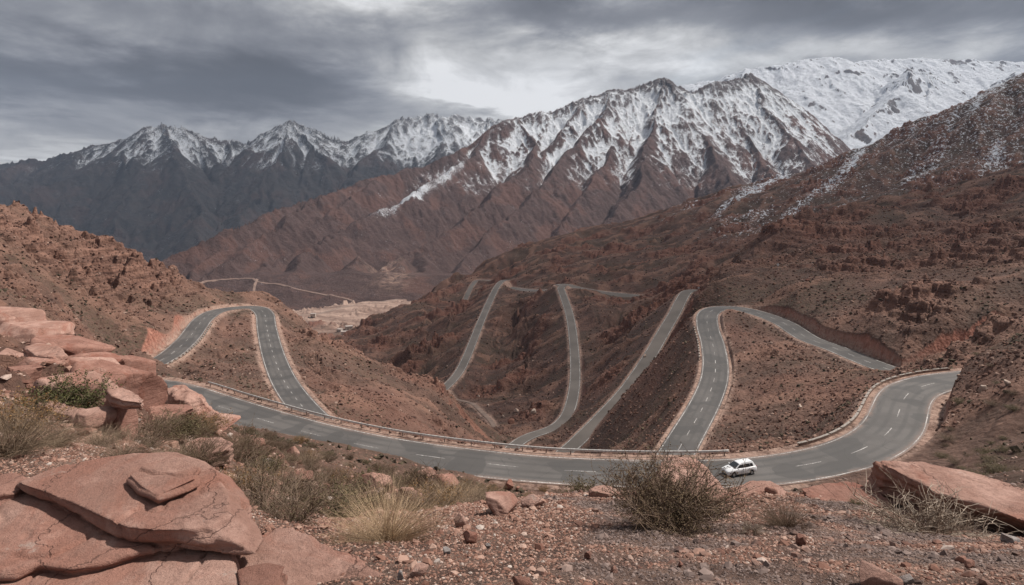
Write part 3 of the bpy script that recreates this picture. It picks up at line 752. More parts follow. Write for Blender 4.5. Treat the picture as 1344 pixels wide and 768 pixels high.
m_farL = snow_mat("far_range_rock", (.045, .042, .044), (.065, .054, .053), (.085, .055, .05), .6)
FL = [
    [(-250, 240, 5600), (-100, 226, 5300), (0, 216, 5100), (40, 211, 5000), (80, 203, 4950), (120, 191, 4900), (150, 186, 4880), (180, 178, 4850), (200, 168, 4820), (216, 163, 4800), (232, 168, 4820), (260, 178, 4880), (300, 186, 4950), (325, 190, 5000), (350, 176, 4960), (380, 161, 4900), (410, 170, 4950), (440, 184, 5000), (455, 190, 5020), (490, 172, 5100), (530, 158, 5200), (570, 151, 5250), (610, 156, 5300), (660, 160, 5350), (720, 158, 5400), (900, 170, 5500)],
    [(216, 163, 4800), (226, 195, 4500), (244, 232, 4200), (262, 270, 3900), (270, 320, 3500), (260, 370, 3100)],
    [(216, 163, 4800), (160, 200, 4520), (100, 232, 4250), (30, 262, 3950), (-40, 310, 3500)],
    [(120, 191, 4900), (80, 222, 4600), (30, 240, 4350), (-50, 265, 4050)],
    [(40, 211, 5000), (-20, 240, 4600), (-120, 270, 4200)],
    [(380, 161, 4900), (372, 195, 4600), (352, 232, 4250), (330, 270, 3950), (310, 320, 3550)],
    [(380, 161, 4900), (420, 205, 4600), (438, 240, 4350), (440, 290, 4000)],
    [(300, 186, 4950), (300, 220, 4600), (300, 250, 4350)],
    [(260, 178, 4880), (290, 215, 4600), (325, 250, 4300)],
    [(530, 158, 5200), (500, 195, 4800), (470, 225, 4500), (450, 260, 4200)],
    [(570, 151, 5250), (580, 190, 4900), (560, 220, 4600), (520, 250, 4350)],
    [(160, 200, 4520), (170, 250, 4150), (150, 310, 3700)],
    [(640, 158, 5320), (650, 200, 4900), (630, 240, 4500)],
]


def snow_left(X, Y, Z, sl, conc):
    s = .12+.64*sstep(-60, 320, Z+fbm(X/500, Y/500, 3, 8)*90)
    return np.clip(s*1.0+conc*.26*sstep(-60, 100, Z)+.0-.15*sstep(.7, 1.1, sl), 0, 1)*sstep(-60, 90, Z)


mountain("far_mountain_range", -4300, 1400, 3000, 5900, 9.0, FL, .72, -650, 75, [(330, 34), (150, 16), (70, 7)], (250, 420, 12, 9), snow_left, m_farL, 301)

m_farR = snow_mat("snowfield_rock", (.085, .065, .06), (.12, .09, .08), (.12, .07, .055), .6, (.66, .68, .73), 1.6)
FR = [
    [(780, 150, 5600), (860, 125, 5500), (905, 112, 5400), (940, 104, 5300), (980, 92, 5250), (1010, 88, 5200), (1035, 84, 5200), (1060, 79, 5250), (1092, 76, 5300), (1120, 84, 5300), (1150, 80, 5350), (1200, 78, 5400), (1260, 80, 5400), (1344, 84, 5400), (1500, 80, 5400), (1800, 90, 5400)],
    [(1092, 76, 5300), (1080, 108, 4950), (1045, 130, 4700)],
    [(1200, 92, 4700), (1180, 120, 4450), (1150, 148, 4200), (1120, 175, 4000), (1106, 205, 3800)],
    [(1206, 90, 4720), (1225, 120, 4450), (1235, 150, 4200)],
    [(1344, 96, 4800), (1310, 112, 4600), (1280, 135, 4350), (1240, 155, 4150), (1200, 185, 3900)],
    [(1010, 88, 5200), (1020, 120, 4900), (1060, 150, 4600), (1080, 185, 4300)],
    [(1500, 85, 5000), (1480, 130, 4600)],
    [(940, 104, 5300), (950, 125, 5000), (990, 160, 4600)],
]


def snow_right(X, Y, Z, sl, conc):
    return np.clip(1.0+conc*.25-.55*sstep(1.0, 1.4, sl)-.50*sstep(.16, .42, fbm(X/160, Y/160, 4, 14)), 0, 1)


mountain("far_snowy_massif", 500, 6200, 3700, 5900, 9.0, FR, .62, 0, 60, [(300, 16), (130, 9), (60, 4)], (300, 600, 14, 6), snow_right, m_farR, 401)

# tracks on the lower flank of the middle mountain, draped on its surface


def mz(x, y):
    fx = np.clip((x-MX[0, 0])/4.0, 0, MX.shape[1]-2); fy = np.clip((y-MY[0, 0])/4.0, 0, MX.shape[0]-2)
    i = fy.astype(int); j = fx.astype(int); fx = fx-j; fy = fy-i
    return MZ[i, j]*(1-fx)*(1-fy)+MZ[i, j+1]*fx*(1-fy)+MZ[i+1, j]*(1-fx)*fy+MZ[i+1, j+1]*fx*fy


def hit_mid(px, py):
    D = np.arange(1340., 3290., 2); u = (px-CX)/F; z = -(py-HY)/F*D; m = mz(u*D, D)
    k = np.nonzero(m > z)[0]
    return np.array([u*D[k[0]], D[k[0]], m[k[0]]]) if len(k) else None


for pts in ([(258, 372), (285, 368), (330, 365), (338, 371), (365, 373), (390, 380), (420, 386), (450, 391), (470, 397)], [(338, 366), (334, 376), (333, 384), (336, 392), (346, 400), (356, 407)]):
    Q3 = []
    for i in range(len(pts)-1):
        for t in np.linspace(0, 1, 5, endpoint=False):
            h = hit_mid(pts[i][0]+(pts[i+1][0]-pts[i][0])*t, pts[i][1]+(pts[i+1][1]-pts[i][1])*t)
            if h is not None and (not Q3 or np.linalg.norm(h-Q3[-1]) < 260): Q3.append(h)
    if len(Q3) < 3: continue
    A = resample(np.array(Q3), 6); ker = np.hanning(9); ker /= ker.sum(); Bp = np.vstack([np.repeat(A[:1], 4, 0), A, np.repeat(A[-1:], 4, 0)])
    A = np.stack([np.convolve(Bp[:, j], ker, 'valid') for j in range(3)], 1)
    T = np.gradient(A, axis=0); Nn = np.stack([-T[:, 1], T[:, 0]], 1); Nn /= np.linalg.norm(Nn, axis=1)[:, None]+1e-6
    vv = []; ff = []
    for i in range(len(A)):
        for o_ in (-2.6, 0, 2.6):
            x, y = A[i, 0]+Nn[i, 0]*o_, A[i, 1]+Nn[i, 1]*o_; vv.append((x, y, float(mz(np.array(x), np.array(y)))+.6))
    for i in range(len(A)-1):
        for j in range(2): a = i*3+j; ff.append((a+1, a+4, a+3, a))
    me = bpy.data.meshes.new('dirt_track'); me.from_pydata(vv, [], ff); me.materials.append(m_track)
    o = bpy.data.objects.new('dirt_track', me); o['kind'] = 'structure'; C.objects.link(o)

# ------------------------------------------------------------------ helpers for things
from mathutils import noise as mn
rng = np.random.default_rng(7); random.seed(7)


def tag(o, label=None, cat=None, group=None, kind=None):
    if label: o['label'] = label
    if cat: o['category'] = cat
    if group: o['group'] = group
    if kind: o['kind'] = kind
    return o


def mesh_obj(name, verts, faces, mat, parent=None, smooth=False, loc=None):
    me = bpy.data.meshes.new(name); me.from_pydata([tuple(v) for v in verts], [], [tuple(f) for f in faces]); me.update()
    if smooth: me.polygons.foreach_set('use_smooth', [True]*len(me.polygons))
    for m_ in (mat if isinstance(mat, (list, tuple)) else [mat]): me.materials.append(m_)
    o = bpy.data.objects.new(name, me); C.objects.link(o)
    if parent: o.parent = parent
    if loc is not None: o.location = loc
    return o


def tri_obj(name, V, T, mat, smooth=False, attrs=None):
    """big triangle soup from numpy arrays"""
    me = bpy.data.meshes.new(name); nv, nt = len(V), len(T)
    me.vertices.add(nv); me.vertices.foreach_set('co', np.ascontiguousarray(V, np.float32).reshape(-1))
    me.loops.add(nt*3); me.loops.foreach_set('vertex_index', np.ascontiguousarray(T, np.int32).reshape(-1))
    me.polygons.add(nt); me.polygons.foreach_set('loop_start', np.arange(nt, dtype=np.int32)*3)
    me.polygons.foreach_set('use_smooth', np.full(nt, smooth)); me.update(calc_edges=True)
    for k, v in (attrs or {}).items():
        a = me.attributes.new(k, 'FLOAT', 'POINT'); a.data.foreach_set('value', np.ascontiguousarray(v, np.float32))
    me.materials.append(mat); o = bpy.data.objects.new(name, me); C.objects.link(o); return o


def ico(sub):
    bm = bmesh.new(); bmesh.ops.create_icosphere(bm, subdivisions=sub, radius=1)
    V = np.array([v.co[:] for v in bm.verts]); Fa = np.array([[v.index for v in f.verts] for f in bm.faces]); bm.free(); return V, Fa


ICO1, ICO1F = ico(1); ICO5, ICO5F = ico(5); ICO4, ICO4F = ico(4); ICO3, ICO3F = ico(3)


def noise3(V, sc, seed, octs=4):
    """rough 3-D noise from three crossed 2-D sheets"""
    x, y, z = (V*sc).T
    return (fbm(x+z*.37, y-z*.21, octs, seed)+fbm(y+x*.31, z+x*.17, octs, seed+31)+fbm(z-y*.27, x+y*.41, octs, seed+61))/1.7


def hit_ground(px, py, Dmin=2.6, Dmax=400):
    """distance at which the ray through a column and row of the photo first meets the ground"""
    D = np.exp(np.linspace(math.log(Dmin), math.log(Dmax), 4000)); x = (px-CX)/F*D
    row = HY-gz(x, D)/D*F; k = np.nonzero(row <= py)[0]
    return float(D[k[0]]) if len(k) else Dmax


def facet(V, nplanes, seed, lo=.55, hi=.95, flat_top=None):
    r = np.random.default_rng(seed); V = V.copy()
    nn = r.normal(size=(nplanes, 3)); nn /= np.linalg.norm(nn, axis=1)[:, None]
    dd = r.uniform(lo, hi, nplanes)
    if flat_top is not None: nn = np.vstack([nn, [0, 0, 1]]); dd = np.r_[dd, flat_top]
    for n_, d_ in zip(nn, dd):
        s_ = V@n_; k = s_ > d_; V[k] -= (s_[k]-d_)[:, None]*n_
    return V


# ------------------------------------------------------------------ rock material
def rock_mat(name, c1, c2, c3, sc=1.0, lichen=.35, strata=(.3, .3, 5)):
    m, n, b = new_mat(name)
    pos = n.new('ShaderNodeNewGeometry').outputs['Position']
    c = n.mix(n.ramp(n.noise(pos, 1.3*sc, 7, .65, .5), .35, .66), c1, c2)
    c = n.mix(n.math('MULTIPLY', n.ramp(n.noise(pos, .8*sc, 5, .7, 1.0), .50, .62), .6), c, (c1[0]*.95, c1[1]*.70, c1[2]*.62))
    bands = n.noise(n.mapping(pos, strata, rot=(.15, .1, .3)), 1.6*sc, 7, .68, .6)
    c = n.mix(n.math('MULTIPLY', n.ramp(bands, .50, .62), .55), c, c3)
    c = n.mix(n.math('MULTIPLY', n.ramp(n.noise(pos, 22*sc, 5, .75), .45, .7), .45), c, tuple(v*.55 for v in c1))
    dust = n.noise(pos, 4.5*sc, 6, .7)
    c = n.mix(n.math('MULTIPLY', n.ramp(dust, .55, .72), .4), c, tuple(min(1, v*1.35) for v in c2))
    c = n.mix(n.math('MULTIPLY', n.ramp(n.noise(pos, 2.1*sc, 8, .8), .60, .68), lichen), c, (.46, .38, .33))
    c = n.mix(n.math('MULTIPLY', n.ramp(n.noise(n.vmath('ADD', pos, (7, 3, 1)), 3.1*sc, 8, .8), .61, .69), lichen*.8), c, (.10, .075, .065))
    crk = n.new('ShaderNodeTexVoronoi', feature='DISTANCE_TO_EDGE'); crk.inputs['Scale'].default_value = 1.1*sc
    nn_ = n.new('ShaderNodeVectorMath', operation='SCALE'); n.put(nn_.inputs[0], n.noise(pos, 2.5*sc, 5, .6, out=1)); nn_.inputs['Scale'].default_value = .30/sc
    wv = n.vmath('ADD', n.mapping(pos, (.9, .28, 1.6), rot=(.2, .1, .9)), nn_.outputs[0])
    n.put(crk.inputs['Vector'], wv)
    cr = n.ramp(crk.outputs[0], .0, .007)
    c = n.mix(n.math('MULTIPLY', n.math('SUBTRACT', 1.0, cr), .5), c, (.07, .035, .027))
    n.put(b.inputs['Base Color'], c)
    h = n.math('ADD', n.math('MULTIPLY', n.noise(pos, 9*sc, 9, .72), .8), n.math('MULTIPLY', bands, 1.1))
    h = n.math('ADD', h, n.math('MULTIPLY', cr, .25)); h = n.math('ADD', h, n.math('MULTIPLY', n.noise(pos, 55*sc, 5, .75), .6))
    bump(n, b, h, .95, .035/sc)
    return m


M_SAND = rock_mat("pink_sandstone", (.33, .185, .143), (.48, .295, .238), (.28, .148, .113), lichen=.55)
M_SANDD = rock_mat("dark_red_sandstone", (.25, .122, .092), (.36, .195, .150), (.20, .095, .070), 1.2)
M_FARROCK = rock_mat("weathered_outcrop_rock", (.17, .08, .058), (.27, .14, .10), (.12, .055, .04), .35)
M_PALE = rock_mat("pale_limestone", (.42, .32, .26), (.55, .45, .38), (.34, .25, .20), .5)


def finish_rock(name, V, Fa, mat, label, cat='rock', group=None, smooth=True):
    c = V.mean(0); c[2] = V[:, 2].min()
    o = tri_obj(name, V-c, Fa, mat, smooth)
    o.location = c
    tag(o, label, cat, group); return o


def boulder(px, py, D, w, h, dep, seed, label, mat=None, rot=0, tilt=(0, 0), name='boulder', lod=5, top=None, group=None, rough=.06, sink=.18, nplanes=13, cat='boulder'):
    """angular rock: base middle seen at column px, distance D, standing on the ground"""
    B, Fc = {5: (ICO5, ICO5F), 4: (ICO4, ICO4F), 3: (ICO3, ICO3F), 1: (ICO1, ICO1F)}[lod]
    V = facet(B, nplanes, seed, .42, .78, top)
    V = V+B*(noise3(V+seed*3.1, 1.6, seed, 5)*rough*.8)[:, None]
    if lod >= 4:
        st_ = np.sin((V[:, 2]*1.0+noise3(V, 1.2, seed+5, 3)*.25)*22)
        V[:, :2] *= (1+.012*st_)[:, None]
        V += B*(noise3(V+seed, 6, seed+2, 4)*rough*.35)[:, None]
    V = V/np.abs(V).max(0)
    V = V*np.array([w/2, dep/2, h*.62])
    Rm = np.array(Euler((tilt[0], tilt[1], rot)).to_matrix()); V = V@Rm.T
    x = (px-CX)/F*D; z = float(gz(x, D)) if py is None else -(py-HY)/F*D
    V[:, 2] -= V[:, 2].min(); V += np.array([x, D, z-h*sink])
    return finish_rock(name, V, Fc, mat or M_SAND, label, cat, group)


def traced_rock(top, a, c, thick, label, seed, b=0.0, bottom=None, abot=None, vox=.016, mat=None, name='flat_rock', rough=.02, warp=.05, cat='rock slab', relief=None, spall=.6):
    """slab of natural outline: top outline on a tilted plane, sides down to a lower, wider outline"""
    def hit(px, py, a_):
        u = (px-CX)/F; D = a_/(-(py-HY)/F-b*u-c); return Vector((u*D, D, -(py-HY)/F*D))
    T3 = [hit(px, py, a) for px, py in top]
    if bottom: B3 = [hit(px, py, abot) for px, py in bottom]
    else:
        cen = sum(T3, Vector())/len(T3); B3 = [Vector((cen.x+(p.x-cen.x)*1.03, cen.y+(p.y-cen.y)*1.03, p.z-thick)) for p in T3]
    bm = bmesh.new(); vt = [bm.verts.new(p) for p in T3]; vb = [bm.verts.new(p) for p in B3]; k = len(vt)
    bm.faces.new(vt); bm.faces.new(vb[::-1])
    for i in range(k): bm.faces.new((vt[i], vb[i], vb[(i+1) % k], vt[(i+1) % k]))
    bmesh.ops.triangulate(bm, faces=bm.faces[:]); bmesh.ops.recalc_face_normals(bm, faces=bm.faces[:])
    me = bpy.data.meshes.new('tmp'); bm.to_mesh(me); bm.free(); o = bpy.data.objects.new('tmp', me); C.objects.link(o)
    md = o.modifiers.new('r', 'REMESH'); md.mode = 'VOXEL'; md.voxel_size = vox
    ms = o.modifiers.new('s', 'SMOOTH'); ms.iterations = 1; ms.factor = .5
    dg = bpy.context.evaluated_depsgraph_get(); ev = o.evaluated_get(dg); em = ev.to_mesh()
    V = np.empty(len(em.vertices)*3, np.float32); em.vertices.foreach_get('co', V); V = V.reshape(-1, 3)
    Nn = np.empty(len(em.vertices)*3, np.float32); em.vertices.foreach_get('normal', Nn); Nn = Nn.reshape(-1, 3)
    em.calc_loop_triangles(); Fa = np.empty(len(em.loop_triangles)*3, np.int32); em.loop_triangles.foreach_get('vertices', Fa); Fa = Fa.reshape(-1, 3)
    ev.to_mesh_clear(); bpy.data.objects.remove(o); bpy.data.meshes.remove(me)
    V = V.astype(np.float64)
    side = 1-np.abs(Nn[:, 2])
    nz = noise3(V, 1.3, seed, 3)*warp+noise3(V, 6, seed+4, 5)*rough
    q_ = noise3(V*np.array([1, 1, 3]), 1.1, seed+20, 5)*5; q_f = q_-np.floor(q_); nz = nz+(np.floor(q_)+sstep(.42, .58, q_f))*.0085*spall*(1-side*.3)
    led = np.sin((V[:, 2]+noise3(V, 1.5, seed+8, 3)*.06)*70)*.018*side
    crack = -np.exp(-(noise3(V, .9, seed+12, 4)/.02)**2)*.022
    V = V+Nn*(nz+led+crack)[:, None]
    if relief is not None: V = relief(V, Nn)
    return finish_rock(name, V, Fa, mat or M_SAND, label, cat)


# slabs at the camera's feet
traced_rock([(22, 634), (70, 613), (125, 602), (180, 595), (232, 592), (262, 603), (285, 622), (300, 650), (300, 676), (270, 692), (240, 696), (200, 696), (165, 693), (130, 678), (92, 660), (55, 645)], -2.0, 0, .2,
            "large flat pink sandstone slab with a raised edge, carrying a smaller stone on top", 11,
            bottom=[(24, 640), (70, 622), (125, 612), (180, 606), (240, 602), (275, 612), (300, 628), (328, 660), (350, 712), (340, 730), (300, 728), (230, 720), (165, 716), (128, 698), (90, 677), (52, 661)], abot=-2.13, vox=.013, warp=.018, rough=.008)
traced_rock([(168, 622), (190, 609), (228, 599), (262, 612), (258, 627), (207, 650), (184, 638)], -1.935, 0, .06,
            "thin wedge of lichen-flecked sandstone lying on the large flat slab", 12, vox=.008, rough=.006, warp=.010, spall=.15)
traced_rock([(-170, 645), (0, 650), (45, 646), (140, 640), (250, 660), (300, 690), (230, 712), (178, 722), (128, 737), (92, 744), (50, 736), (20, 748), (-170, 752)], -2.105, 0, .3,
            "smooth pink bedrock shelf in front of the large slab, ending in a dark crack", 13, vox=.016, warp=.014, rough=.008)
traced_rock([(-170, 735), (20, 735), (95, 725), (178, 700), (235, 700), (300, 705), (318, 765), (302, 900), (-170, 900)], -2.165, 0, .3,
            "lowest bedrock shelf with long hairline cracks, at the very bottom of the rocks", 14, vox=.016, warp=.014, rough=.008)
traced_rock([(280, 700), (335, 706), (356, 690), (385, 692), (410, 703), (440, 721), (468, 730), (486, 748), (508, 755), (515, 800), (480, 900), (290, 900), (296, 765)], -2.24, 0, .4,
            "rounded pink bedrock lobe between the bedrock shelf and the gravel", 15, vox=.016, warp=.03, rough=.012)
traced_rock([(308, 746), (330, 738), (355, 737), (374, 742), (362, 770), (345, 810), (318, 800)], -2.14, 0, .16,
            "small angular dark-sided block wedged on the rounded bedrock lobe", 16, vox=.012, mat=M_SANDD, warp=.015, rough=.008)
traced_rock([(-60, 640), (-10, 626), (18, 624), (40, 632), (20, 648), (-60, 662)], -2.06, 0, .12, "broken thin ledge of rock above the smooth bedrock shelf", 17, vox=.012, mat=M_SANDD, warp=.02)
# big slab on the right
traced_rock([(1146, 602), (1180, 603), (1215, 605), (1262, 614), (1300, 626), (1344, 642), (1440, 672), (1440, 712), (1344, 684), (1310, 672), (1270, 660), (1232, 648), (1196, 630), (1166, 612)], -3.42, 0, .4,
            "long tilted pink sandstone slab with a dark broken end, behind the bare branches", 21,
            bottom=[(1137, 634), (1180, 632), (1215, 634), (1262, 644), (1300, 656), (1344, 668), (1440, 705), (1440, 745), (1344, 712), (1300, 698), (1260, 688), (1215, 676), (1180, 664), (1146, 656)], abot=-3.86, vox=.02, warp=.05, rough=.03)
traced_rock([(866, 606), (884, 598), (905, 603), (926, 614), (942, 632), (955, 650), (940, 658), (915, 652), (888, 640), (866, 626)], -3.46, 0, .5,
            "pink angular rock rising behind the big dry bush, nearest the white car", 22,
            bottom=[(850, 640), (870, 636), (900, 634), (935, 640), (962, 655), (972, 672), (945, 684), (915, 682), (880, 674), (855, 660)], abot=-3.95, vox=.018, warp=.07, rough=.03)
traced_rock([(958, 640), (985, 631), (1012, 630), (1030, 640), (1034, 652), (1000, 654), (970, 650)], -3.78, 0, .25, "low flat pink rock at the gravel's edge just below the white car", 23, vox=.016, warp=.05)
traced_rock([(1052, 642), (1080, 634), (1112, 633), (1142, 640), (1166, 656), (1170, 664), (1130, 664), (1088, 658), (1060, 652)], -3.76, 0, .25, "flat cracked pink rock at the foot of the long tilted slab", 24, vox=.016, warp=.05, mat=M_SANDD)
# outcrop on the left
OUT = [
    (100, 12.2, 1.25, .75, 1.0, 31, .3, (.1, .1), "squarish block under the green bush on the left outcrop"),
    (158, 10.4, .62, .78, .6, 32, .2, (.05, -.1), "upright pillar block under the overhanging cap stone"),
    (128, 10.0, .55, .55, .5, 33, .8, (0, .1), "block leaning against the pillar of the overhang"),
    (152, 16.5, 2.1, 1.9, 1.6, 34, .5, (.15, .35), "biggest smooth-faced boulder of the left outcrop, sloping to the right"),
    (110, 18.5, 1.9, 1.4, 1.6, 35, 1.2, (.1, .2), "round-shouldered boulder behind the green bush"),
    (185, 19.5, 1.7, 1.5, 1.3, 36, .1, (0, .4), "low sloping rock at the right foot of the outcrop, above the end of the road"),
    (60, 17.5, 1.3, .7, 1.1, 37, .4, (.1, 0), "angular block left of the round-shouldered boulder"),
    (33, 15.6, 1.0, .8, .9, 38, 1.5, (0, .1), "steep-sided block between two darker hollows of the outcrop"),
    (10, 19, 1.6, .9, 1.3, 39, .2, (.1, .1), "block at the outcrop's edge with a ledge above it"),
    (88, 27, 2.6, 1.5, 2.0, 40, .9, (.1, .2), "weathered boulder on the upper outcrop, topmost of the big ones"),
    (40, 30, 2.8, 1.4, 2.2, 41, .5, (0, .1), "flat-topped boulder on the upper outcrop beside the topmost one"),
    (128, 26, 1.9, 1.2, 1.8, 42, .2, (0, .3), "tilted boulder right of the topmost one"),
    (5, 36, 3.2, 1.4, 2.4, 43, .7, (0, .1), "long boulder on the outcrop's upper left slope"),
    (165, 30, 2.2, 2.1, 1.8, 44, .7, (0, .3), "pointed boulder where the outcrop drops to the road"),
    (212, 17, 1.2, .6, 1.0, 46, .9, (0, .2), "low rock between the outcrop and the pale sloping rock"),
    (272, 25, 2.0, 1.1, 1.6, 47, .9, (0, .3), "low dark-sided rock where the slope meets the road"),
]
for px, D, ww, hh, dd, sd_, rt, tl, lab in OUT: boulder(px, None, D, ww*1.15, hh*.95, dd*1.1, sd_, lab, M_SANDD if sd_ % 2 == 0 else M_SAND, rt, tl, top=.5, nplanes=12, sink=.36)
traced_rock([(140, 512), (160, 509), (178, 514), (191, 522), (186, 527), (160, 525), (146, 520)], -3.02, -.02, .14, "overhanging cap stone balanced on the pillar block", 51, vox=.014)
traced_rock([(48, 528), (66, 525), (98, 532), (131, 542), (128, 552), (100, 549), (70, 540)], -3.32, -.02, .2, "flat plate of rock below the green bush", 52, vox=.016)
traced_rock([(30, 455), (52, 449), (78, 455), (90, 466), (70, 470), (45, 466)], -4.2, -.03, .3, "jutting flat ledge stone high on the outcrop", 53, vox=.03)
traced_rock([(243, 582), (262, 574), (290, 573), (306, 580), (302, 588), (280, 592), (262, 597), (246, 592)], -4.0, -.03, .28, "flat-topped pink rock among the shrubs below the outcrop", 54, vox=.02)
traced_rock([(219, 512), (228, 506), (240, 505), (252, 511), (262, 521), (246, 526), (228, 522)], -5.95, 0, .3, "pale pink sloping rock beside the start of the guardrail", 55,
            bottom=[(198, 538), (222, 529), (248, 529), (276, 538), (300, 556), (262, 566), (214, 560)], abot=-6.7, vox=.045, warp=.16, rough=.07)
SL = [   # column and row of the foot, width and height in the photo's pixels
    (383, 604, 19, 18, 61, "small mushroom-shaped rock on the shrub slope"),
    (352, 618, 26, 16, 62, "squat rock among grey shrubs on the slope"),
    (340, 590, 30, 14, 63, "sloping rock near the road edge"),
    (492, 640, 46, 17, 64, "long pink rock beside the olive bush on the slope"),
    (536, 662, 40, 24, 65, "rounded pink rock behind the straw-coloured tuft"),
    (398, 632, 36, 12, 66, "pale flat rock in the middle of the shrubs"),
    (655, 674, 52, 22, 67, "pyramid-shaped pink rock at the gravel's rim"),
    (605, 692, 19, 16, 68, "fist-like pink stone just above the block on the gravel"),
    (618, 713, 25, 16, 69, "orange-pink block standing on the gravel"),
    (700, 664, 34, 16, 70, "pink rock below the gravel's rim near the shrubs"),
    (790, 652, 38, 10, 71, "flat pink stone on the mound's crest left of the big bush"),
    (585, 640, 44, 16, 72, "broad pink rock in the scrub above the verge"),
    (560, 626, 26, 10, 73, "dull rock in the scrub near the verge"),
    (668, 643, 15, 11, 74, "dark boulder lying on the gravel verge of the main road"),
    (679, 645, 7, 6, 75, "smaller dark rock beside the boulder on the verge"),
    (466, 680, 11, 8, 76, "pale round stone left of the straw-coloured tuft"),
    (550, 756, 24, 14, 77, "upright flake of pink stone at the bottom of the gravel"),
    (684, 772, 34, 16, 78, "half-buried rounded rock at the very bottom of the gravel"),
    (1150, 770, 60, 26, 79, "long pink stone lying at the bottom of the gravel"),
    (1305, 694, 20, 7, 80, "thin grey flagstone in front of the long slab"),
    (1322, 712, 30, 10, 81, "larger grey flagstone in front of the long slab"),
    (1050, 716, 17, 14, 82, "pointed pink stone beside the dark spiky tuft"),
    (1262, 739, 18, 9, 83, "brown stone in the lower gravel, below the bare branches"),
    (1274, 745, 16, 8, 84, "pinkish wedge stone next to the brown one in the lower gravel"),
    (893, 745, 8, 7, 85, "orange stone in the dark gravel under the big bush"),
    (806, 752, 12, 8, 86, "orange-tan stone low on the gravel mound"),
    (585, 728, 11, 9, 87, "dark bluish stone below the orange-pink block"),
    (640, 720, 9, 7, 88, "light bluish stone right of the orange-pink block"),
    (526, 762, 10, 12, 89, "small grey upright stone near the bedrock lobe"),
    (772, 734, 12, 9, 90, "pink stone in the middle of the gravel mound"),
    (1012, 648, 18, 8, 91, "knob of pink rock on the gravel's edge right of the white car"),
    (1190, 766, 22, 9, 92, "grey flat stone at the bottom right of the gravel"),
]
M_FLAG = rock_mat("grey_flagstone", (.22, .19, .18), (.34, .30, .285), (.17, .14, .13), 2.0)
for px, py, wp, hp, sd_, lab in SL:
    D = hit_ground(px, py); ww = wp/F*D; hh = hp/F*D*1.15
    boulder(px, None, D, ww, hh, ww*.8, sd_, lab, M_FLAG if 'grey' in lab or 'bluish' in lab else (M_SANDD if sd_ % 3 == 0 or 'dark' in lab else M_SAND), random.uniform(-.5, .5), (random.uniform(-.15, .15), random.uniform(-.15, .15)), name='rock', lod=4, cat='rock', top=.7)
for i, (px, D, sz) in enumerate([(628, 412, 2.2), (678, 352, 3.0), (660, 350, 1.8), (701, 325, 3.6), (672, 322, 4.5), (640, 372, 1.6), (1060, 262, 2.2), (868, 318, 2.4), (846, 322, 2.0), (1050, 150, 1.2), (1290, 102, 1.4), (1322, 96, 1.2)]):
    lab = ["pale boulder high above the gully beside the lowest switchback", "white boulder on the slope left of the second switchback", "small white boulder in the gully", "pale round boulder above the bend at the gully's foot", "biggest dark-based boulder at the gully's end", "tiny pale rock near the gully track",
           "lone rock on the flank above the right-hand hairpin", "pale rock beside the third switchback", "second pale rock beside the third switchback, lower", "small pale rock on the red slope inside the right loop", "light rock on the right-hand hillside", "light rock further right on the right-hand hillside"][i]
    boulder(px, None, D, sz, sz*.7, sz*.8, 100+i, lab, M_PALE if 'pale' in lab or 'white' in lab or 'light' in lab else M_FARROCK, random.random()*3, lod=3)

# ------------------------------------------------------------------ loose stones and gravel
def stone_soup(name, px0, px1, D0, D1, n_, s0, s1, mat, seed, growth=1.0, keep=None, sizepow=2.5, flat=.6, uniform_screen=False, base=ICO1, basef=ICO1F, jit=.22, sink=.25, label=None):
    r = np.random.default_rng(seed)
    if uniform_screen: D = np.exp(r.uniform(math.log(D0), math.log(D1), n_))
    else: D = np.sqrt(r.uniform(D0*D0, D1*D1, n_))
    u = r.uniform((px0-CX)/F, (px1-CX)/F, n_); x = u*D
    if keep is not None: k = keep(x, D, r); x = x[k]; D = D[k]; n_ = len(D)
    z = gz(x, D)
    s = (s0+(s1-s0)*r.random(n_)**sizepow)*(D/D0)**growth
    nv = len(base)
    V = base[None]*(1+r.normal(0, jit, (n_, nv, 1)))
    V = V*np.stack([r.uniform(.7, 1.3, n_), r.uniform(.6, 1.1, n_), r.uniform(flat*.6, flat*1.2, n_)], 1)[:, None]
    th = r.uniform(0, 6.28, n_); ta = r.uniform(-.5, .5, n_)
    c, s_ = np.cos(th), np.sin(th); ct, st2 = np.cos(ta), np.sin(ta)
    X = V[..., 0]*ct[:, None]-V[..., 2]*st2[:, None]; Zz = V[..., 0]*st2[:, None]+V[..., 2]*ct[:, None]; Yy = V[..., 1]
    V = np.stack([X*c[:, None]-Yy*s_[:, None], X*s_[:, None]+Yy*c[:, None], Zz], -1)*s[:, None, None]/2
    V += np.stack([x, D, z+s*(.5-sink)*flat*.5], -1)[:, None]
    T = (basef[None]+np.arange(n_)[:, None, None]*nv).reshape(-1, 3)
    o = tri_obj(name, V.reshape(-1, 3), T, mat, False, dict(tone=np.repeat(r.random(n_), nv), px=np.repeat(x/D*F+CX, nv)))
    tag(o, label, None, None, 'stuff'); return o


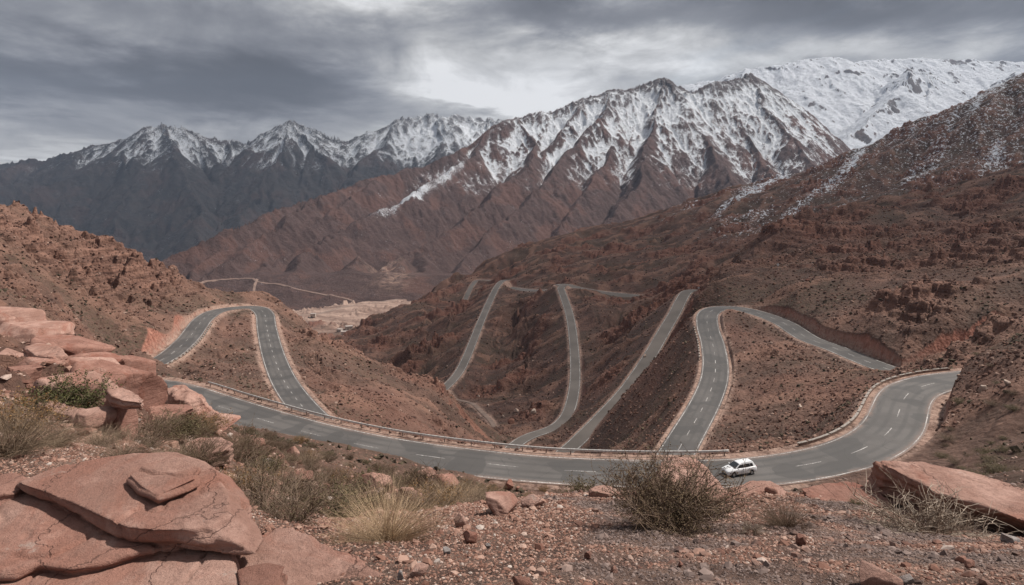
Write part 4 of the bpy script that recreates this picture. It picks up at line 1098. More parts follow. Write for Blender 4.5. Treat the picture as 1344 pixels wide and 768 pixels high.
def stone_mat(name, ramp, patch=None, sc=20):
    m, n, b = new_mat(name)
    pos = n.new('ShaderNodeNewGeometry').outputs['Position']
    cr = n.new('ShaderNodeValToRGB'); n.put(cr.inputs[0], n.attr('tone')); e = cr.color_ramp; e.interpolation = 'LINEAR'
    e.elements[0].position = ramp[0][0]; e.elements[0].color = (*ramp[0][1], 1); e.elements[1].position = ramp[-1][0]; e.elements[1].color = (*ramp[-1][1], 1)
    for p_, c_ in ramp[1:-1]: k = e.elements.new(p_); k.color = (*c_, 1)
    c = cr.outputs[0]
    if patch:      # grey gravel lies in patches
        f = n.ramp(n.math('ADD', n.math('ADD', n.noise(pos, .8, 4, .6), n.math('MULTIPLY', n.noise(pos, 14, 3, .6), .15)), n.ramp(n.attr('px'), 560, 800, -.25, 0.04)), *patch[:2])
        c = n.mix(f, c, n.mix(n.attr('tone'), *patch[2:]))
    c = n.mix(n.math('MULTIPLY', n.ramp(n.noise(pos, sc, 4, .7), .4, .7), .35), c, (.09, .05, .04))
    n.put(b.inputs['Base Color'], c); return m


M_GRAV = stone_mat("mixed_gravel", [(0, (.15, .07, .05)), (.35, (.24, .125, .09)), (.75, (.35, .205, .155)), (.93, (.43, .29, .23)), (1, (.50, .42, .37))], (.56, .66, (.085, .060, .053), (.27, .20, .175)))
M_SCREE = stone_mat("scree_stone", [(0, (.05, .026, .020)), (.5, (.13, .066, .048)), (.85, (.23, .13, .095)), (1, (.36, .25, .20))], sc=.5)


def kg(x, D, r):
    px = x/D*F+CX
    return (px > 330) | (D > 5.2) | (px < -40)


stone_soup("gravel", -200, 1560, 2.7, 9.6, 165000, .005, .022, M_GRAV, 1, growth=.45, keep=kg, sizepow=2.2, label="mixed pink and grey gravel covering the ledge")
stone_soup("loose_stones", -200, 1560, 3.0, 10, 4200, .022, .08, M_GRAV, 2, growth=.3, keep=kg, sizepow=3.2, label="larger loose stones scattered over the gravel")


def kslope(x, D, r):
    px = x/D*F+CX
    rd = near_rd(x, D)
    return (rd > .4)


def near_rd(x, D):
    u = np.clip(x/D, us[0], us[-2]); i = np.clip(np.searchsorted(vs, np.log(D))-1, 0, len(vs)-2); j = np.clip(((u-us[0])/(us[1]-us[0])).astype(int), 0, ncol-1)
    return road_d[i, j]


def amap(A, x, D):
    u = np.clip(x/D, us[0], us[-2]); i = np.clip(np.searchsorted(vs, np.log(D))-1, 0, len(vs)-2); j = np.clip(((u-us[0])/(us[1]-us[0])).astype(int), 0, ncol-1)
    return A[i, j]


stone_soup("slope_stones", -100, 1450, 9, 84, 26000, .05, .20, M_GRAV, 3, growth=.35, keep=kslope, uniform_screen=True, sizepow=3, label="stones strewn over the slope below the ledge")


def kfar(x, D, r):
    rd = near_rd(x, D); om = amap(out_m, x, D); cm = amap(cut, x, D)
    return (rd > 1.2) & (cm < .5) & (r.random(len(x)) < .35+.65*om+.3*sstep(-.1, .4, fbm((x/25).astype(np.float32), (D/25).astype(np.float32), 3, 5)))


stone_soup("scree", -60, 1400, 95, 900, 200000, .16, .70, M_SCREE, 4, growth=.55, keep=kfar, uniform_screen=True, sizepow=3.2, label="angular scree and rubble over the hillsides", flat=.8, jit=.2)

# ------------------------------------------------------------------ scrub on the far slopes
M_SCRUB = stone_mat("dry_scrub", [(0, (.030, .025, .015)), (.6, (.058, .046, .028)), (1, (.11, .085, .052))], sc=3)


def kscrub(x, D, r):
    rd = near_rd(x, D); cm = amap(cut, x, D); sc_ = amap(scrub, x, D)
    return (rd > np.where(D < 96, 7.5, 1.5)) & (cm < .3) & (r.random(len(x)) < (.08+.92*sc_)*(.15+.85*sstep(-.15, .35, fbm((x/14).astype(np.float32), (D/14).astype(np.float32), 3, 8))))


stone_soup("hillside_scrub", -60, 1400, 70, 900, 46000, .20, .78, M_SCRUB, 5, growth=.35, keep=kscrub, uniform_screen=True, sizepow=2.5, flat=.75, jit=.42, sink=.1, label="sparse low scrub dotted over the hillsides")

# ------------------------------------------------------------------ shrubs and tufts
def leaf_mat(name, c1, c2, sc=6, transl=.0):
    m, n, b = new_mat(name)
    g = n.new('ShaderNodeNewGeometry'); r_ = g.outputs['Random Per Island']
    c = n.mix(r_, c1, c2); n.put(b.inputs['Base Color'], c); b.inputs['Roughness'].default_value = .7
    return m


M_TWIG = leaf_mat("grey_brown_twigs", (.085, .055, .038), (.23, .155, .11))
M_TWIGL = leaf_mat("bleached_twigs", (.26, .195, .15), (.48, .39, .31))
M_LEAF = leaf_mat("olive_leaves", (.072, .058, .028), (.155, .120, .058))
M_LEAFG = leaf_mat("green_leaves", (.045, .050, .016), (.115, .110, .038))
M_LEAFB = leaf_mat('brown_olive_leaves', (.085, .060, .032), (.18, .125, .070))
M_LEAFO = leaf_mat("rusty_leaves", (.14, .07, .025), (.30, .165, .06))
M_STRAW = leaf_mat("straw_blades", (.29, .19, .105), (.54, .385, .25))
M_DRY = leaf_mat("dry_grey_blades", (.115, .080, .052), (.29, .205, .135))


def tubes(paths, rads, sides=3):
    """paths: list of (k,3) arrays"""
    V, T = [], []; base = 0
    for p, r in zip(paths, rads):
        k = len(p); t = np.gradient(p, axis=0); t /= np.linalg.norm(t, axis=1)[:, None]+1e-9
        a = np.cross(t, [.3, .5, .8]); a /= np.linalg.norm(a, axis=1)[:, None]+1e-9; b_ = np.cross(t, a)
        rr = np.linspace(r, r*.35, k)
        for s_ in range(sides):
            an = 2*math.pi*s_/sides
            V.append(p+(a*math.cos(an)+b_*math.sin(an))*rr[:, None])
        blk = np.array([[base+s_*k+i, base+((s_+1) % sides)*k+i, base+((s_+1) % sides)*k+i+1, base+s_*k+i, base+((s_+1) % sides)*k+i+1, base+s_*k+i+1] for s_ in range(sides) for i in range(k-1)])
        T.append(blk.reshape(-1, 3)); base += k*sides
    return np.vstack(V), np.vstack(T)


def twig_paths(r, n_stem, n_child, h, spread, curl=.3, lean=(0, 0), up=1.0, k=6, gen=2):
    paths, rads, ends = [], [], []
    for _ in range(n_stem):
        a = r.uniform(0, 6.28); e = r.uniform(0, 1)**.7*spread
        d = np.array([math.cos(a)*e+lean[0], math.sin(a)*e+lean[1], up]); d /= np.linalg.norm(d)
        Ls = h*r.uniform(.6, 1.1); p = np.array([r.normal(0, .05)*h, r.normal(0, .05)*h, -.02]); pts = [p]
        for i in range(k-1):
            d = d+r.normal(0, curl*.35, 3)*np.array([1, 1, .6]); d /= np.linalg.norm(d); p = p+d*Ls/(k-1); pts.append(p)
        pts = np.array(pts); paths.append(pts); rads.append(.0060*h**.5)
        for _c in range(n_child):
            t = r.uniform(.25, .95)*(k-1); i = int(t); q = pts[i]+(pts[min(i+1, k-1)]-pts[i])*(t-i)
            dd = d*.5+r.normal(0, .75, 3)+np.array([0, 0, .35]); dd /= np.linalg.norm(dd); Lc = Ls*r.uniform(.15, .42); cp_ = [q]
            for _i in range(3):
                dd = dd+r.normal(0, curl*.5, 3); dd /= np.linalg.norm(dd); q = q+dd*Lc/3; cp_.append(q)
            cp_ = np.array(cp_); paths.append(cp_); rads.append(.0032*h**.5); ends.append(cp_)
    return paths, rads, ends


def leaves(r, ends, per, size):
    V, T = [], []
    P_ = []
    for e in ends:
        for _ in range(per):
            t = r.uniform(.2, 1)*(len(e)-1); i = int(t); P_.append(e[i]+(e[min(i+1, len(e)-1)]-e[i])*(t-i)+r.normal(0, size*.5, 3))
    P_ = np.array(P_); n_ = len(P_)
    a = r.normal(size=(n_, 3)); a /= np.linalg.norm(a, axis=1)[:, None]; b_ = np.cross(a, r.normal(size=(n_, 3))); b_ /= np.linalg.norm(b_, axis=1)[:, None]
    s_ = size*r.uniform(.6, 1.3, n_)[:, None]
    V = np.stack([P_-a*s_*.5, P_+b_*s_*.28, P_+a*s_*.5, P_-b_*s_*.28], 1).reshape(-1, 3)
    q = np.arange(n_)[:, None]*4; T = np.hstack([q, q+1, q+2, q, q+2, q+3]).reshape(-1, 3)
    return V, T


def make_shrub(name, seed, kind):
    r = np.random.default_rng(seed); root = bpy.data.objects.new(name, None); C.objects.link(root); root.empty_display_size = .1
    def part(nm, V, T, mat):
        o = tri_obj(nm, V, T, mat); o.parent = root; return o
    if kind == 'big':
        pa, ra, en = twig_paths(r, 110, 18, .95, 1.15, .42, (.2, -.1), .75); part('twigs', *tubes(pa, ra), M_TWIG)
        part('foliage', *leaves(r, en, 8, .019), M_LEAFB)
    elif kind == 'twiggy':
        pa, ra, en = twig_paths(r, 80, 12, .9, 1.3, .40, (0, 0), .7); part('twigs', *tubes(pa, ra), M_TWIG)
        part('foliage', *leaves(r, en, 4, .018), M_LEAF)
    elif kind == 'green':
        pa, ra, en = twig_paths(r, 60, 14, .85, 1.2, .35, (0, 0), .8); part('twigs', *tubes(pa, ra), M_TWIG)
        part('foliage', *leaves(r, en, 12, .034), M_LEAFG)
    elif kind == 'olive':
        pa, ra, en = twig_paths(r, 55, 12, .8, 1.4, .35, (0, 0), .6); part('twigs', *tubes(pa, ra), M_TWIG)
        part('foliage', *leaves(r, en, 11, .032), M_LEAF)
    elif kind == 'rusty':
        pa, ra, en = twig_paths(r, 55, 10, .75, 1.4, .35, (0, 0), .6); part('twigs', *tubes(pa, ra), M_DRY)
        part('foliage', *leaves(r, en, 8, .028), M_LEAFO)
    elif kind == 'bare':
        pa, ra, en = twig_paths(r, 70, 9, .95, 1.9, .75, (0, 0), .35); part('branches', *tubes(pa, [x*1.5 for x in ra]), M_TWIGL)
        pa, ra, en = twig_paths(r, 60, 8, .7, 1.5, .5, (0, 0), .6); part('twigs', *tubes(pa, ra), M_TWIG)
    elif kind == 'straw':
        pa, ra, en = twig_paths(r, 900, 1, 1.0, 2.0, .30, (0, 0), .62, k=6); part('grass_blades', *tubes(pa, [x*.30 for x in ra]), M_STRAW)
        pa, ra, en = twig_paths(r, 90, 2, .8, 1.9, .3, (0, 0), .35); part('dead_stems', *tubes(pa, [x*.8 for x in ra]), M_DRY)
    elif kind == 'spiky':
        pa, ra, en = twig_paths(r, 380, 1, .9, 1.5, .18, (0, 0), .6, k=5); part('grass_blades', *tubes(pa, [x*.6 for x in ra]), M_TWIG)
        pa, ra, en = twig_paths(r, 120, 0, .95, 1.4, .2, (0, 0), .6, k=5); part('dead_stems', *tubes(pa, [x*.5 for x in ra]), M_DRY)
    elif kind == 'wispy':
        pa, ra, en = twig_paths(r, 300, 3, .95, 1.5, .3, (0, 0), .7, k=5); part('grass_blades', *tubes(pa, [x*.5 for x in ra]), M_DRY)
        pa, ra, en = twig_paths(r, 160, 2, .85, 1.3, .3, (0, 0), .7, k=5); part('dead_stems', *tubes(pa, [x*.5 for x in ra]), M_TWIG)
    return root


PROTO = {}; USED = {}
NAMES = dict(big='dry_bush', twiggy='dry_bush', green='green_bush', olive='olive_bush', rusty='rusty_bush', bare='dead_bush', straw='grass_tuft', spiky='spiky_tuft', wispy='dry_grass_clump')
CATS = dict(big='bush', twiggy='bush', green='bush', olive='bush', rusty='bush', bare='dead bush', straw='grass tuft', spiky='grass tuft', wispy='grass clump')


def plant(kind, px, D, width, label, group=None, hscale=1.0, rot=None, var=0, py=None):
    key = (kind, var)
    if key not in PROTO:
        root = make_shrub(NAMES[kind], 500+hash_s(kind)+var, kind); PROTO[key] = root; new = root
        xs = [v.co for ch in root.children for v in ch.data.vertices]
        A = np.array([v[:] for v in xs]); root['w'] = float(np.percentile(A[:, 0], 97)-np.percentile(A[:, 0], 3))
        USED[key] = root['w']; del root['w']
    else:
        src = PROTO[key]; new = src.copy(); C.objects.link(new)
        for ch in src.children:
            c = ch.copy(); C.objects.link(c); c.parent = new
    s_ = width/USED[key]
    x = (px-CX)/F*D; new.location = (x, D, float(gz(x, D))-.01); new.scale = (s_, s_, s_*hscale)
    new.rotation_euler = (0, 0, random.uniform(0, 6.28) if rot is None else rot)
    for k_ in ('label', 'category', 'group'):
        if k_ in new: del new[k_]
    tag(new, label, CATS[kind], group); return new


def hash_s(s): return sum(ord(c)*(i+3) for i, c in enumerate(s))


plant('big', 872, 5.7, .88, "big half-dry bush with small olive leaves leaning right on the gravel crest", rot=0, hscale=.80)
plant('olive', 775, 10.0, .62, "low olive bush peeping over the mound's crest left of the big dry bush", hscale=.9)
plant('straw', 508, 5.05, .68, "straw-coloured tuft of fine grass standing on the gravel", hscale=.85)
plant('spiky', 1030, 5.9, .44, "dark spiky tuft on the gravel below the white car", hscale=.8)
plant('bare', 1215, 6.5, .95, "heap of bare bleached branches in front of the long tilted slab", hscale=.62)
plant('twiggy', 345, 6.6, .78, "large grey twiggy bush right of the big flat slab", hscale=.68)
plant('twiggy', 385, 5.9, .60, "dark twiggy bush crowding the rounded bedrock lobe", var=1, hscale=.7)
plant('olive', 440, 8.2, .85, "dense olive-brown bush behind the gravel's left edge", hscale=.58, var=1)
plant('green', 86, 11.2, .98, "round green bush growing on the left outcrop", hscale=.8)
plant('green', 247, 16.5, .75, "flat green bush on the pale rock near the guardrail's start", var=1, hscale=.45)
plant('green', 485, 17, .75, "bright green leafy bush on the slope beside the long pink rock", hscale=.85)
plant('rusty', 405, 15.5, .6, "yellowish bush on the slope right of the mushroom-shaped rock", hscale=.6)
plant('rusty', 320, 8.6, .6, "rust-tinted bush behind the large grey twiggy bush", hscale=.6, var=1)
plant('wispy', 8, 6.3, .95, "tall pale clump of dry grass at the left edge, nearest the camera", hscale=.62)
plant('rusty', 15, 8.6, .95, "broad yellow-flecked bush at the left edge behind the pale grass", hscale=.7)
plant('wispy', 70, 7.2, .6, "dry grass clump between the left edge and the outcrop", var=1, hscale=.45)
plant('wispy', 128, 8.0, .6, "thin dry grass below the flat plate of rock", hscale=.4)
plant('spiky', 160, 6.8, .62, "grey spiky clump behind the far edge of the big slab", hscale=.5, var=1)
plant('wispy', 215, 7.4, .6, "pale grass clump behind the big slab's right half", hscale=.5)
plant('twiggy', 195, 10.4, .9, "dark bush right of the overhanging cap stone", hscale=.7, var=1)
plant('twiggy', 248, 8.6, .6, "small grey bush in front of the flat-topped pink rock", hscale=.9)
plant('straw', 590, 13.5, 1.3, "wide wispy tuft behind the gravel's rim", hscale=.6)
plant('wispy', 625, 11.0, 1.0, "grey grass clump just beyond the gravel's rim", hscale=.7, var=1)
plant('rusty', 735, 11.8, .85, "rusty-yellow bush beyond the gravel's rim", hscale=.7)
plant('bare', 985, 5.4, .16, "single dead twig bush beside the dark spiky tuft", hscale=1.4, var=1)
plant('wispy', 1120, 8.8, .25, "little grass wisp on the flat cracked rock", hscale=.8)
plant('olive', 1125, 7.9, .14, "tiny olive cushion at the flat cracked rock", hscale=.6)

# the many small ones on the slope between the ledge and the main road
r_ = np.random.default_rng(99); cand = []
for _ in range(2600):
    D = math.exp(r_.uniform(math.log(10.5), math.log(78))); px = r_.uniform(205, 800)
    x = (px-CX)/F*D
    if float(near_rd(np.array([x]), np.array([D]))[0]) < 5.5: continue
    row = HY-float(gz(x, D))/D*F
    if any(abs(px-c[0]) < 9+260/c[1]*.25 and abs(row-c[2]) < 4 for c in cand): continue
    cand.append((px, D, row))
    if len(cand) > 150: break
cand.sort(key=lambda c: c[0])
by = {}
for px, D, row in cand:
    kd = r_.choice(['twiggy', 'olive', 'rusty', 'twiggy', 'wispy', 'spiky', 'twiggy', 'olive', 'twiggy']); by.setdefault(kd, []).append((px, D))
WORD = dict(twiggy='grey twiggy bush', olive='olive-brown bush', rusty='rusty-leaved bush', green='green-leaved bush', wispy='dry grass clump', spiky='spiky grey tuft')
ORD = lambda i: f"{i}{'th' if 10 <= i % 100 <= 20 else {1: 'st', 2: 'nd', 3: 'rd'}.get(i % 10, 'th')}"
for kd, lst in by.items():
    for i, (px, D) in enumerate(lst):
        w_ = r_.uniform(.35, .9)*(1+D/70)
        plant(kd, px, D, w_, f"small {WORD[kd]} on the slope below the ledge, {ORD(i+1)} such from left", "small shrubs on the slope between ledge and main road", hscale=r_.uniform(.55, .9), var=int(r_.integers(0, 2)))
# right-hand hillside near the bend
cand = []
for _ in range(900):
    px = r_.uniform(1225, 1344); D = math.exp(r_.uniform(math.log(50), math.log(120))); x = (px-CX)/F*D
    if float(near_rd(np.array([x]), np.array([D]))[0]) < 2.5: continue
    row = HY-float(gz(x, D))/D*F
    if any(abs(px-c[0]) < 10 and abs(row-c[2]) < 8 for c in cand): continue
    cand.append((px, D, row))
    if len(cand) > 34: break
cand.sort(key=lambda c: c[2])
for i, (px, D, row) in enumerate(cand):
    plant(['olive', 'twiggy'][i % 2], px, D, r_.uniform(.8, 2.0), f"dark low bush on hillside right of the road bend, {ORD(i+1)} from top", "dark bushes on the hillside right of the bend", hscale=.5, var=i % 2)

# ------------------------------------------------------------------ guardrails, parapets, car, small far things
M_STEEL = plain("weathered_galvanised_steel", (.58, .56, .54), .6, .0, .5, .25, 3)
M_POST = plain("rusty_post_steel", (.20, .15, .13), .7, .3, .4, .3, 5)
M_CONC = plain("whitewashed_masonry", (.30, .26, .23), .9, var=.3, scale=1.5)
M_WALL = plain("brown_masonry", (.20, .135, .105), .9, var=.3, scale=1.5)


def offset_line(A, off):
    T = np.gradient(A, axis=0); T[:, 2] = 0; T /= np.linalg.norm(T, axis=1)[:, None]
    Nn = np.stack([-T[:, 1], T[:, 0], 0*T[:, 0]], 1); return A+Nn*off, T, Nn


def cols(A): return A[:, 0]/A[:, 1]*F+CX


def sweep(A, Nn, prof, closed=True):
    """prof: (lateral, up) points swept along A"""
    V = []; Fc = []; k = len(prof)
    for p, n_ in zip(A, Nn):
        for a, h in prof: V.append(p+n_*a+np.array([0, 0, h]))
    for i in range(len(A)-1):
        for j in range(k if closed else k-1):
            a = i*k+j; b_ = i*k+(j+1) % k; Fc.append((a, b_, b_+k, a+k))
    if closed: Fc += [tuple(range(k))[::-1], tuple((len(A)-1)*k+j for j in range(k))]
    return V, Fc


def guardrail(A, off, side, label, every=4.0, root_name='guardrail', h=.78):
    B, T, Nn = offset_line(A, off); c = B[len(B)//2].copy()
    root = bpy.data.objects.new(root_name, None); C.objects.link(root); root.location = c; tag(root, label, 'guardrail')
    gh = np.maximum(0, 0)
    s_ = side
    prof = [(0, h), (.05*s_, h-.02), (.08*s_, h-.09), (.02*s_, h-.155), (.08*s_, h-.22), (.05*s_, h-.29), (0, h-.31), (-.012*s_, h-.30), (.035*s_, h-.22), (-.02*s_, h-.155), (.035*s_, h-.09), (-.012*s_, h-.02)]
    V, Fc = sweep(B-c, Nn, prof); mesh_obj('rail_beam', V, Fc, M_STEEL, root, True)
    me = None; stp = np.linalg.norm(B[1]-B[0]); n_ = int(len(B)*stp/every)
    for i in range(n_+1):
        j = min(int(i*every/stp)+1, len(B)-2); p = B[j]-c
        if me is None:
            o = mesh_obj('post', [(x, y, z) for z in (-.6, h+.03) for x, y in ((-.06, -.05), (.06, -.05), (.06, .05), (-.06, .05))], [(0, 1, 2, 3)[::-1], (4, 5, 6, 7), (0, 1, 5, 4), (1, 2, 6, 5), (2, 3, 7, 6), (3, 0, 4, 7)], M_POST, root); me = o.data
            first = o
        else: o = first.copy(); C.objects.link(o); o.parent = root
        o.location = p-Nn[j]*.09*s_; o.rotation_euler = (0, 0, math.atan2(T[j, 1], T[j, 0]))
    return root


def parapet(A, off, label, wall_h=.45, th=.38, block=(1.1, .55, .32)):
    B, T, Nn = offset_line(A, off); c = B[len(B)//2].copy(); root = bpy.data.objects.new('roadside_parapet', None); C.objects.link(root); root.location = c; tag(root, label, 'parapet')
    V, Fc = sweep(B-c, Nn, [(-th/2, -.8), (th/2, -.8), (th/2, wall_h), (-th/2, wall_h)]); mesh_obj('wall', V, Fc, M_WALL, root)
    stp = np.linalg.norm(B[1]-B[0]); pitch = block[0]+block[1]; first = None; n_ = int(len(B)*stp/pitch)
    for i in range(min(n_, 99)):
        j = min(int((i+.5)*pitch/stp), len(B)-2)
        if first is None:
            bm = bmesh.new(); bmesh.ops.create_cube(bm, size=1); bmesh.ops.scale(bm, vec=(block[0], th+.08, block[2]), verts=bm.verts); bmesh.ops.bevel(bm, geom=bm.edges[:], offset=.04, segments=2, affect='EDGES')
            me = bpy.data.meshes.new('coping_block'); bm.to_mesh(me); bm.free(); me.materials.append(M_CONC); first = bpy.data.objects.new('coping_block', me); o = first
        else: o = first.copy()
        C.objects.link(o); o.parent = root; p = B[j]-c; o.location = (p[0], p[1], p[2]+wall_h+block[2]/2-.01); o.rotation_euler = (0, 0, math.atan2(T[j, 1], T[j, 0]))
    return root


A = ROADS['main']['line']; cc = cols(A); hw = ROADS['main']['w']/2; inc = np.arange(len(A))
sel = A[(cc > 236) & (cc < 984) & (inc < len(A)*.75)]
guardrail(sel, hw+.95, -1, "long galvanised guardrail along the valley side of the main road")
k0 = np.argmax((cc > 1090)); seg = A[k0:]; sc_ = cols(seg)
ke = np.argmax(seg[:, 1] > 127.8); parapet(seg[:ke+12], hw+.95, "curved crenellated parapet round the outside of the right-hand bend", block=(1.75, .16, .13), wall_h=.32, th=.3)
A = ROADS['left_loop']['line']; cc = cols(A); idx = np.arange(len(A)); top = np.argmax(A[:, 1])
i0 = np.argmax(cc > 195); i1 = np.argmax(cc > 262)
parapet(A[i0:i1], -(ROADS['left_loop']['w']/2+.7), "low whitewashed block parapet inside the upper-left road loop", wall_h=.15, block=(1.4, 1.0, .38), th=.34)
A = ROADS['right_loop']['line']; cc = cols(A); i0 = np.argmax((A[:, 1] < 235) & (np.arange(len(A)) > np.argmax(A[:, 1]))); i1 = np.argmax((A[:, 1] < 142) & (np.arange(len(A)) > i0))
T_ = A[i1]-A[i0]
parapet(A[i0:i0+int(34/.6)], -(ROADS['right_loop']['w']/2+.7), "low kerb of pale blocks on the outer edge below the right-hand hairpin", wall_h=.1, block=(1.6, 1.1, .3), th=.3)

# ------------------------------------------------------------------ the white car
M_CARW = plain("white_car_paint", (.72, .72, .73), .28, 0, .6, .03, 2)
M_GLASS = plain("tinted_car_glass", (.022, .026, .028), .08, 0, .8)
M_TYRE = plain("tyre_rubber", (.02, .02, .02), .85)
M_RIM = plain("alloy_rim", (.42, .42, .43), .35, .8, .5)
M_PLAST = plain("black_plastic_trim", (.025, .025, .026), .6)
M_LAMP = plain("headlight_lens", (.55, .57, .58), .1, .2, .8)
M_RED = plain("tail_light_lens", (.35, .02, .015), .2, 0, .6)
M_PLATE = plain("number_plate_white", (.6, .6, .56), .5)


def car(loc, yaw):
    root = bpy.data.objects.new('car', None); C.objects.link(root); root.location = loc; root.rotation_euler = (0, 0, yaw)
    tag(root, "small white estate-like hatchback driving on the main road towards the long bend", 'car')
    Lh, Wh = 2.15, .88
    # lower body: rows along x (front = +x) -> half width, sill height, bonnet / belt height
    xs = np.array([2.16, 2.10, 1.95, 1.6, 1.2, .95, .4, -.4, -1.1, -1.7, -2.02, -2.12])
    hwid = np.array([.55, .68, .79, .85, .87, .875, .88, .88, .875, .86, .80, .72])
    bot = np.array([.34, .26, .22, .2, .2, .2, .2, .2, .2, .22, .28, .36])
    belt = np.array([.58, .68, .76, .86, .93, .97, .99, 1.01, 1.03, 1.04, 1.03, .98])
    ncs = 9; V = []; Fc = []
    for x, hw_, b_, t_ in zip(xs, hwid, bot, belt):
        ring = [(0, b_), (.86, b_), (1.0, b_+.12), (1.015, b_+(t_-b_)*.5), (1.0, t_-.14), (.93, t_-.03), (.80, t_+.01), (.4, t_+.035), (0, t_+.045)]
        for a, z in ring: V.append((x, hw_*a, z))
        for a, z in ring[::-1][1:-1]: V.append((x, -hw_*a, z))
    k = 16
    for i in range(len(xs)-1):
        for j in range(k): a = i*k+j; c_ = i*k+(j+1) % k; Fc.append((a, a+k, c_+k, c_))
    Fc.append(tuple(range(k))); Fc.append(tuple((len(xs)-1)*k+j for j in range(k))[::-1])
    body = mesh_obj('body', V, Fc, M_CARW, root, True)
    bm = bmesh.new(); bm.from_mesh(body.data); bmesh.ops.recalc_face_normals(bm, faces=bm.faces[:])
    bm.to_mesh(body.data); bm.free()
    # cut wheel arches
    for x in (1.32, -1.28):
        bpy_c = bmesh.new(); bmesh.ops.create_cone(bpy_c, cap_ends=True, segments=28, radius1=.37, radius2=.37, depth=2.4)
        bmesh.ops.rotate(bpy_c, cent=(0, 0, 0), matrix=Matrix.Rotation(rad(90), 3, 'X'), verts=bpy_c.verts); bmesh.ops.translate(bpy_c, vec=(x, 0, .30), verts=bpy_c.verts)
        m_ = bpy.data.meshes.new('tmp'); bpy_c.to_mesh(m_); bpy_c.free(); oc = bpy.data.objects.new('tmp', m_); C.objects.link(oc); oc.parent = root
        md = body.modifiers.new('b', 'BOOLEAN'); md.object = oc; md.solver = 'EXACT'; md.operation = 'DIFFERENCE'
        dg = bpy.context.evaluated_depsgraph_get(); nm = bpy.data.meshes.new_from_object(body.evaluated_get(dg)); body.modifiers.clear(); body.data = nm; bpy.data.objects.remove(oc)
    # dark under-tub behind the arches
    mesh_obj('underbody', [(x, y, z) for z in (.2, .66) for x, y in ((1.75, -.7), (1.75, .7), (-1.75, .7), (-1.75, -.7))], [(3, 2, 1, 0), (4, 5, 6, 7), (0, 1, 5, 4), (1, 2, 6, 5), (2, 3, 7, 6), (3, 0, 4, 7)], M_PLAST, root)
    # greenhouse: (x, half width, z) at belt and roof
    rb = [(1.12, .74, .98), (.15, .80, 1.0), (-.9, .80, 1.03), (-1.62, .77, 1.05), (-2.0, .70, 1.04)]
    rt = [(.34, .60, 1.44), (.10, .63, 1.47), (-.9, .64, 1.51), (-1.50, .62, 1.49), (-1.72, .56, 1.46)]
    def quad(nm, pts, mat, th=0): return mesh_obj(nm, pts, [tuple(range(len(pts)))], mat, root)
    def shell(nm, ins, mat):
        V = []; Fc = []
        for (x, y, z), (x2, y2, z2) in zip(rb, rt): V += [(x, y-ins, z-.04), (x2, y2-ins, z2), (x2, -y2+ins, z2), (x, -y+ins, z-.04)]
        for i in range(4):
            a = i*4
            for j in range(3): Fc.append((a+j, a+j+1, a+j+5, a+j+4))
        Fc += [(0, 3, 2, 1), (16, 17, 18, 19)]
        return mesh_obj(nm, V, Fc, mat, root)
    cab = shell('cabin', 0, M_CARW)
    E = .012
    def lerp(a, b_, t): return tuple(a[i]+(b_[i]-a[i])*t for i in range(3))
    def win(nm, i0, t0, i1, t1, lo, hi, s):
        """side window between stations, lo..hi of the height"""
        def pt(i, t, h): q = lerp(rb[i], rb[i+1], t); p = lerp(rt[i], rt[i+1], t); r_ = lerp(q, p, h); return (r_[0], s*(r_[1]+E), r_[2])
        pts = [pt(i0, t0, lo), pt(i1, t1, lo), pt(i1, t1, hi), pt(i0, t0, hi)]
        if s < 0: pts = pts[::-1]
        quad(nm, pts, M_GLASS)
    for s in (1, -1):
        win('front_side_window', 0, .25, 1, .28, .10, .84, s); win('rear_side_window', 1, .33, 2, .25, .10, .86, s); win('quarter_window', 2, .33, 2, .98, .14, .84, s)
    # windscreen and tailgate glass
    f0, f1 = rb[0], rt[0]; nrm = Vector((f1[2]-f0[2], 0, f0[0]-f1[0])).normalized()*.012
    def wp(t, y): q = lerp(f0, f1, t); return (q[0]+nrm.x, y*(q[1]-.05), q[2]+nrm.z)
    quad('windscreen', [wp(.08, -1), wp(.08, 1), wp(.94, 1), wp(.94, -1)], M_GLASS)
    g0, g1 = rb[4], rt[4]
    def rp(t, y): q = lerp(g0, g1, t); return (q[0]-.014, y*(q[1]-.07), q[2]+.004)
    quad('rear_window', [rp(.14, 1), rp(.14, -1), rp(.86, -1), rp(.86, 1)], M_GLASS)
    # roof panel, a little crowned
    V = []; Fc = []
    for (x, y, z) in rt:
        for a in (-1, -.5, 0, .5, 1): V.append((x, y*a*1.0, z+.012+.03*(1-a*a)))
    for i in range(4):
        for j in range(4): a = i*5+j; Fc.append((a, a+5, a+6, a+1)[::-1])
    mesh_obj('roof', V, Fc, M_CARW, root, True)
    for s in (1, -1):
        mesh_obj('roof_rail', [(x, s*(y_-.05)+d, z+.05+e) for (x, y_, z) in rt[1:4] for d, e in ((-.015, 0), (.015, 0), (.015, .03), (-.015, .03))], [(i*4+j, i*4+(j+1) % 4, i*4+4+(j+1) % 4, i*4+4+j) for i in range(2) for j in range(4)]+[(3, 2, 1, 0), (8, 9, 10, 11)], M_PLAST, root)
    # bumper grille, plate, lamps, mirrors, handles, wheels
    def box(nm, cx, cy, cz, lx, ly, lz, mat, par=None, bev=.02):
        bm = bmesh.new(); bmesh.ops.create_cube(bm, size=1); bmesh.ops.scale(bm, vec=(lx, ly, lz), verts=bm.verts); bmesh.ops.bevel(bm, geom=bm.edges[:], offset=min(bev, lx/3, ly/3, lz/3), segments=2, affect='EDGES')
        me = bpy.data.meshes.new(nm); bm.to_mesh(me); bm.free(); me.materials.append(mat); o = bpy.data.objects.new(nm, me); C.objects.link(o); o.parent = par or root; o.location = (cx, cy, cz); return o
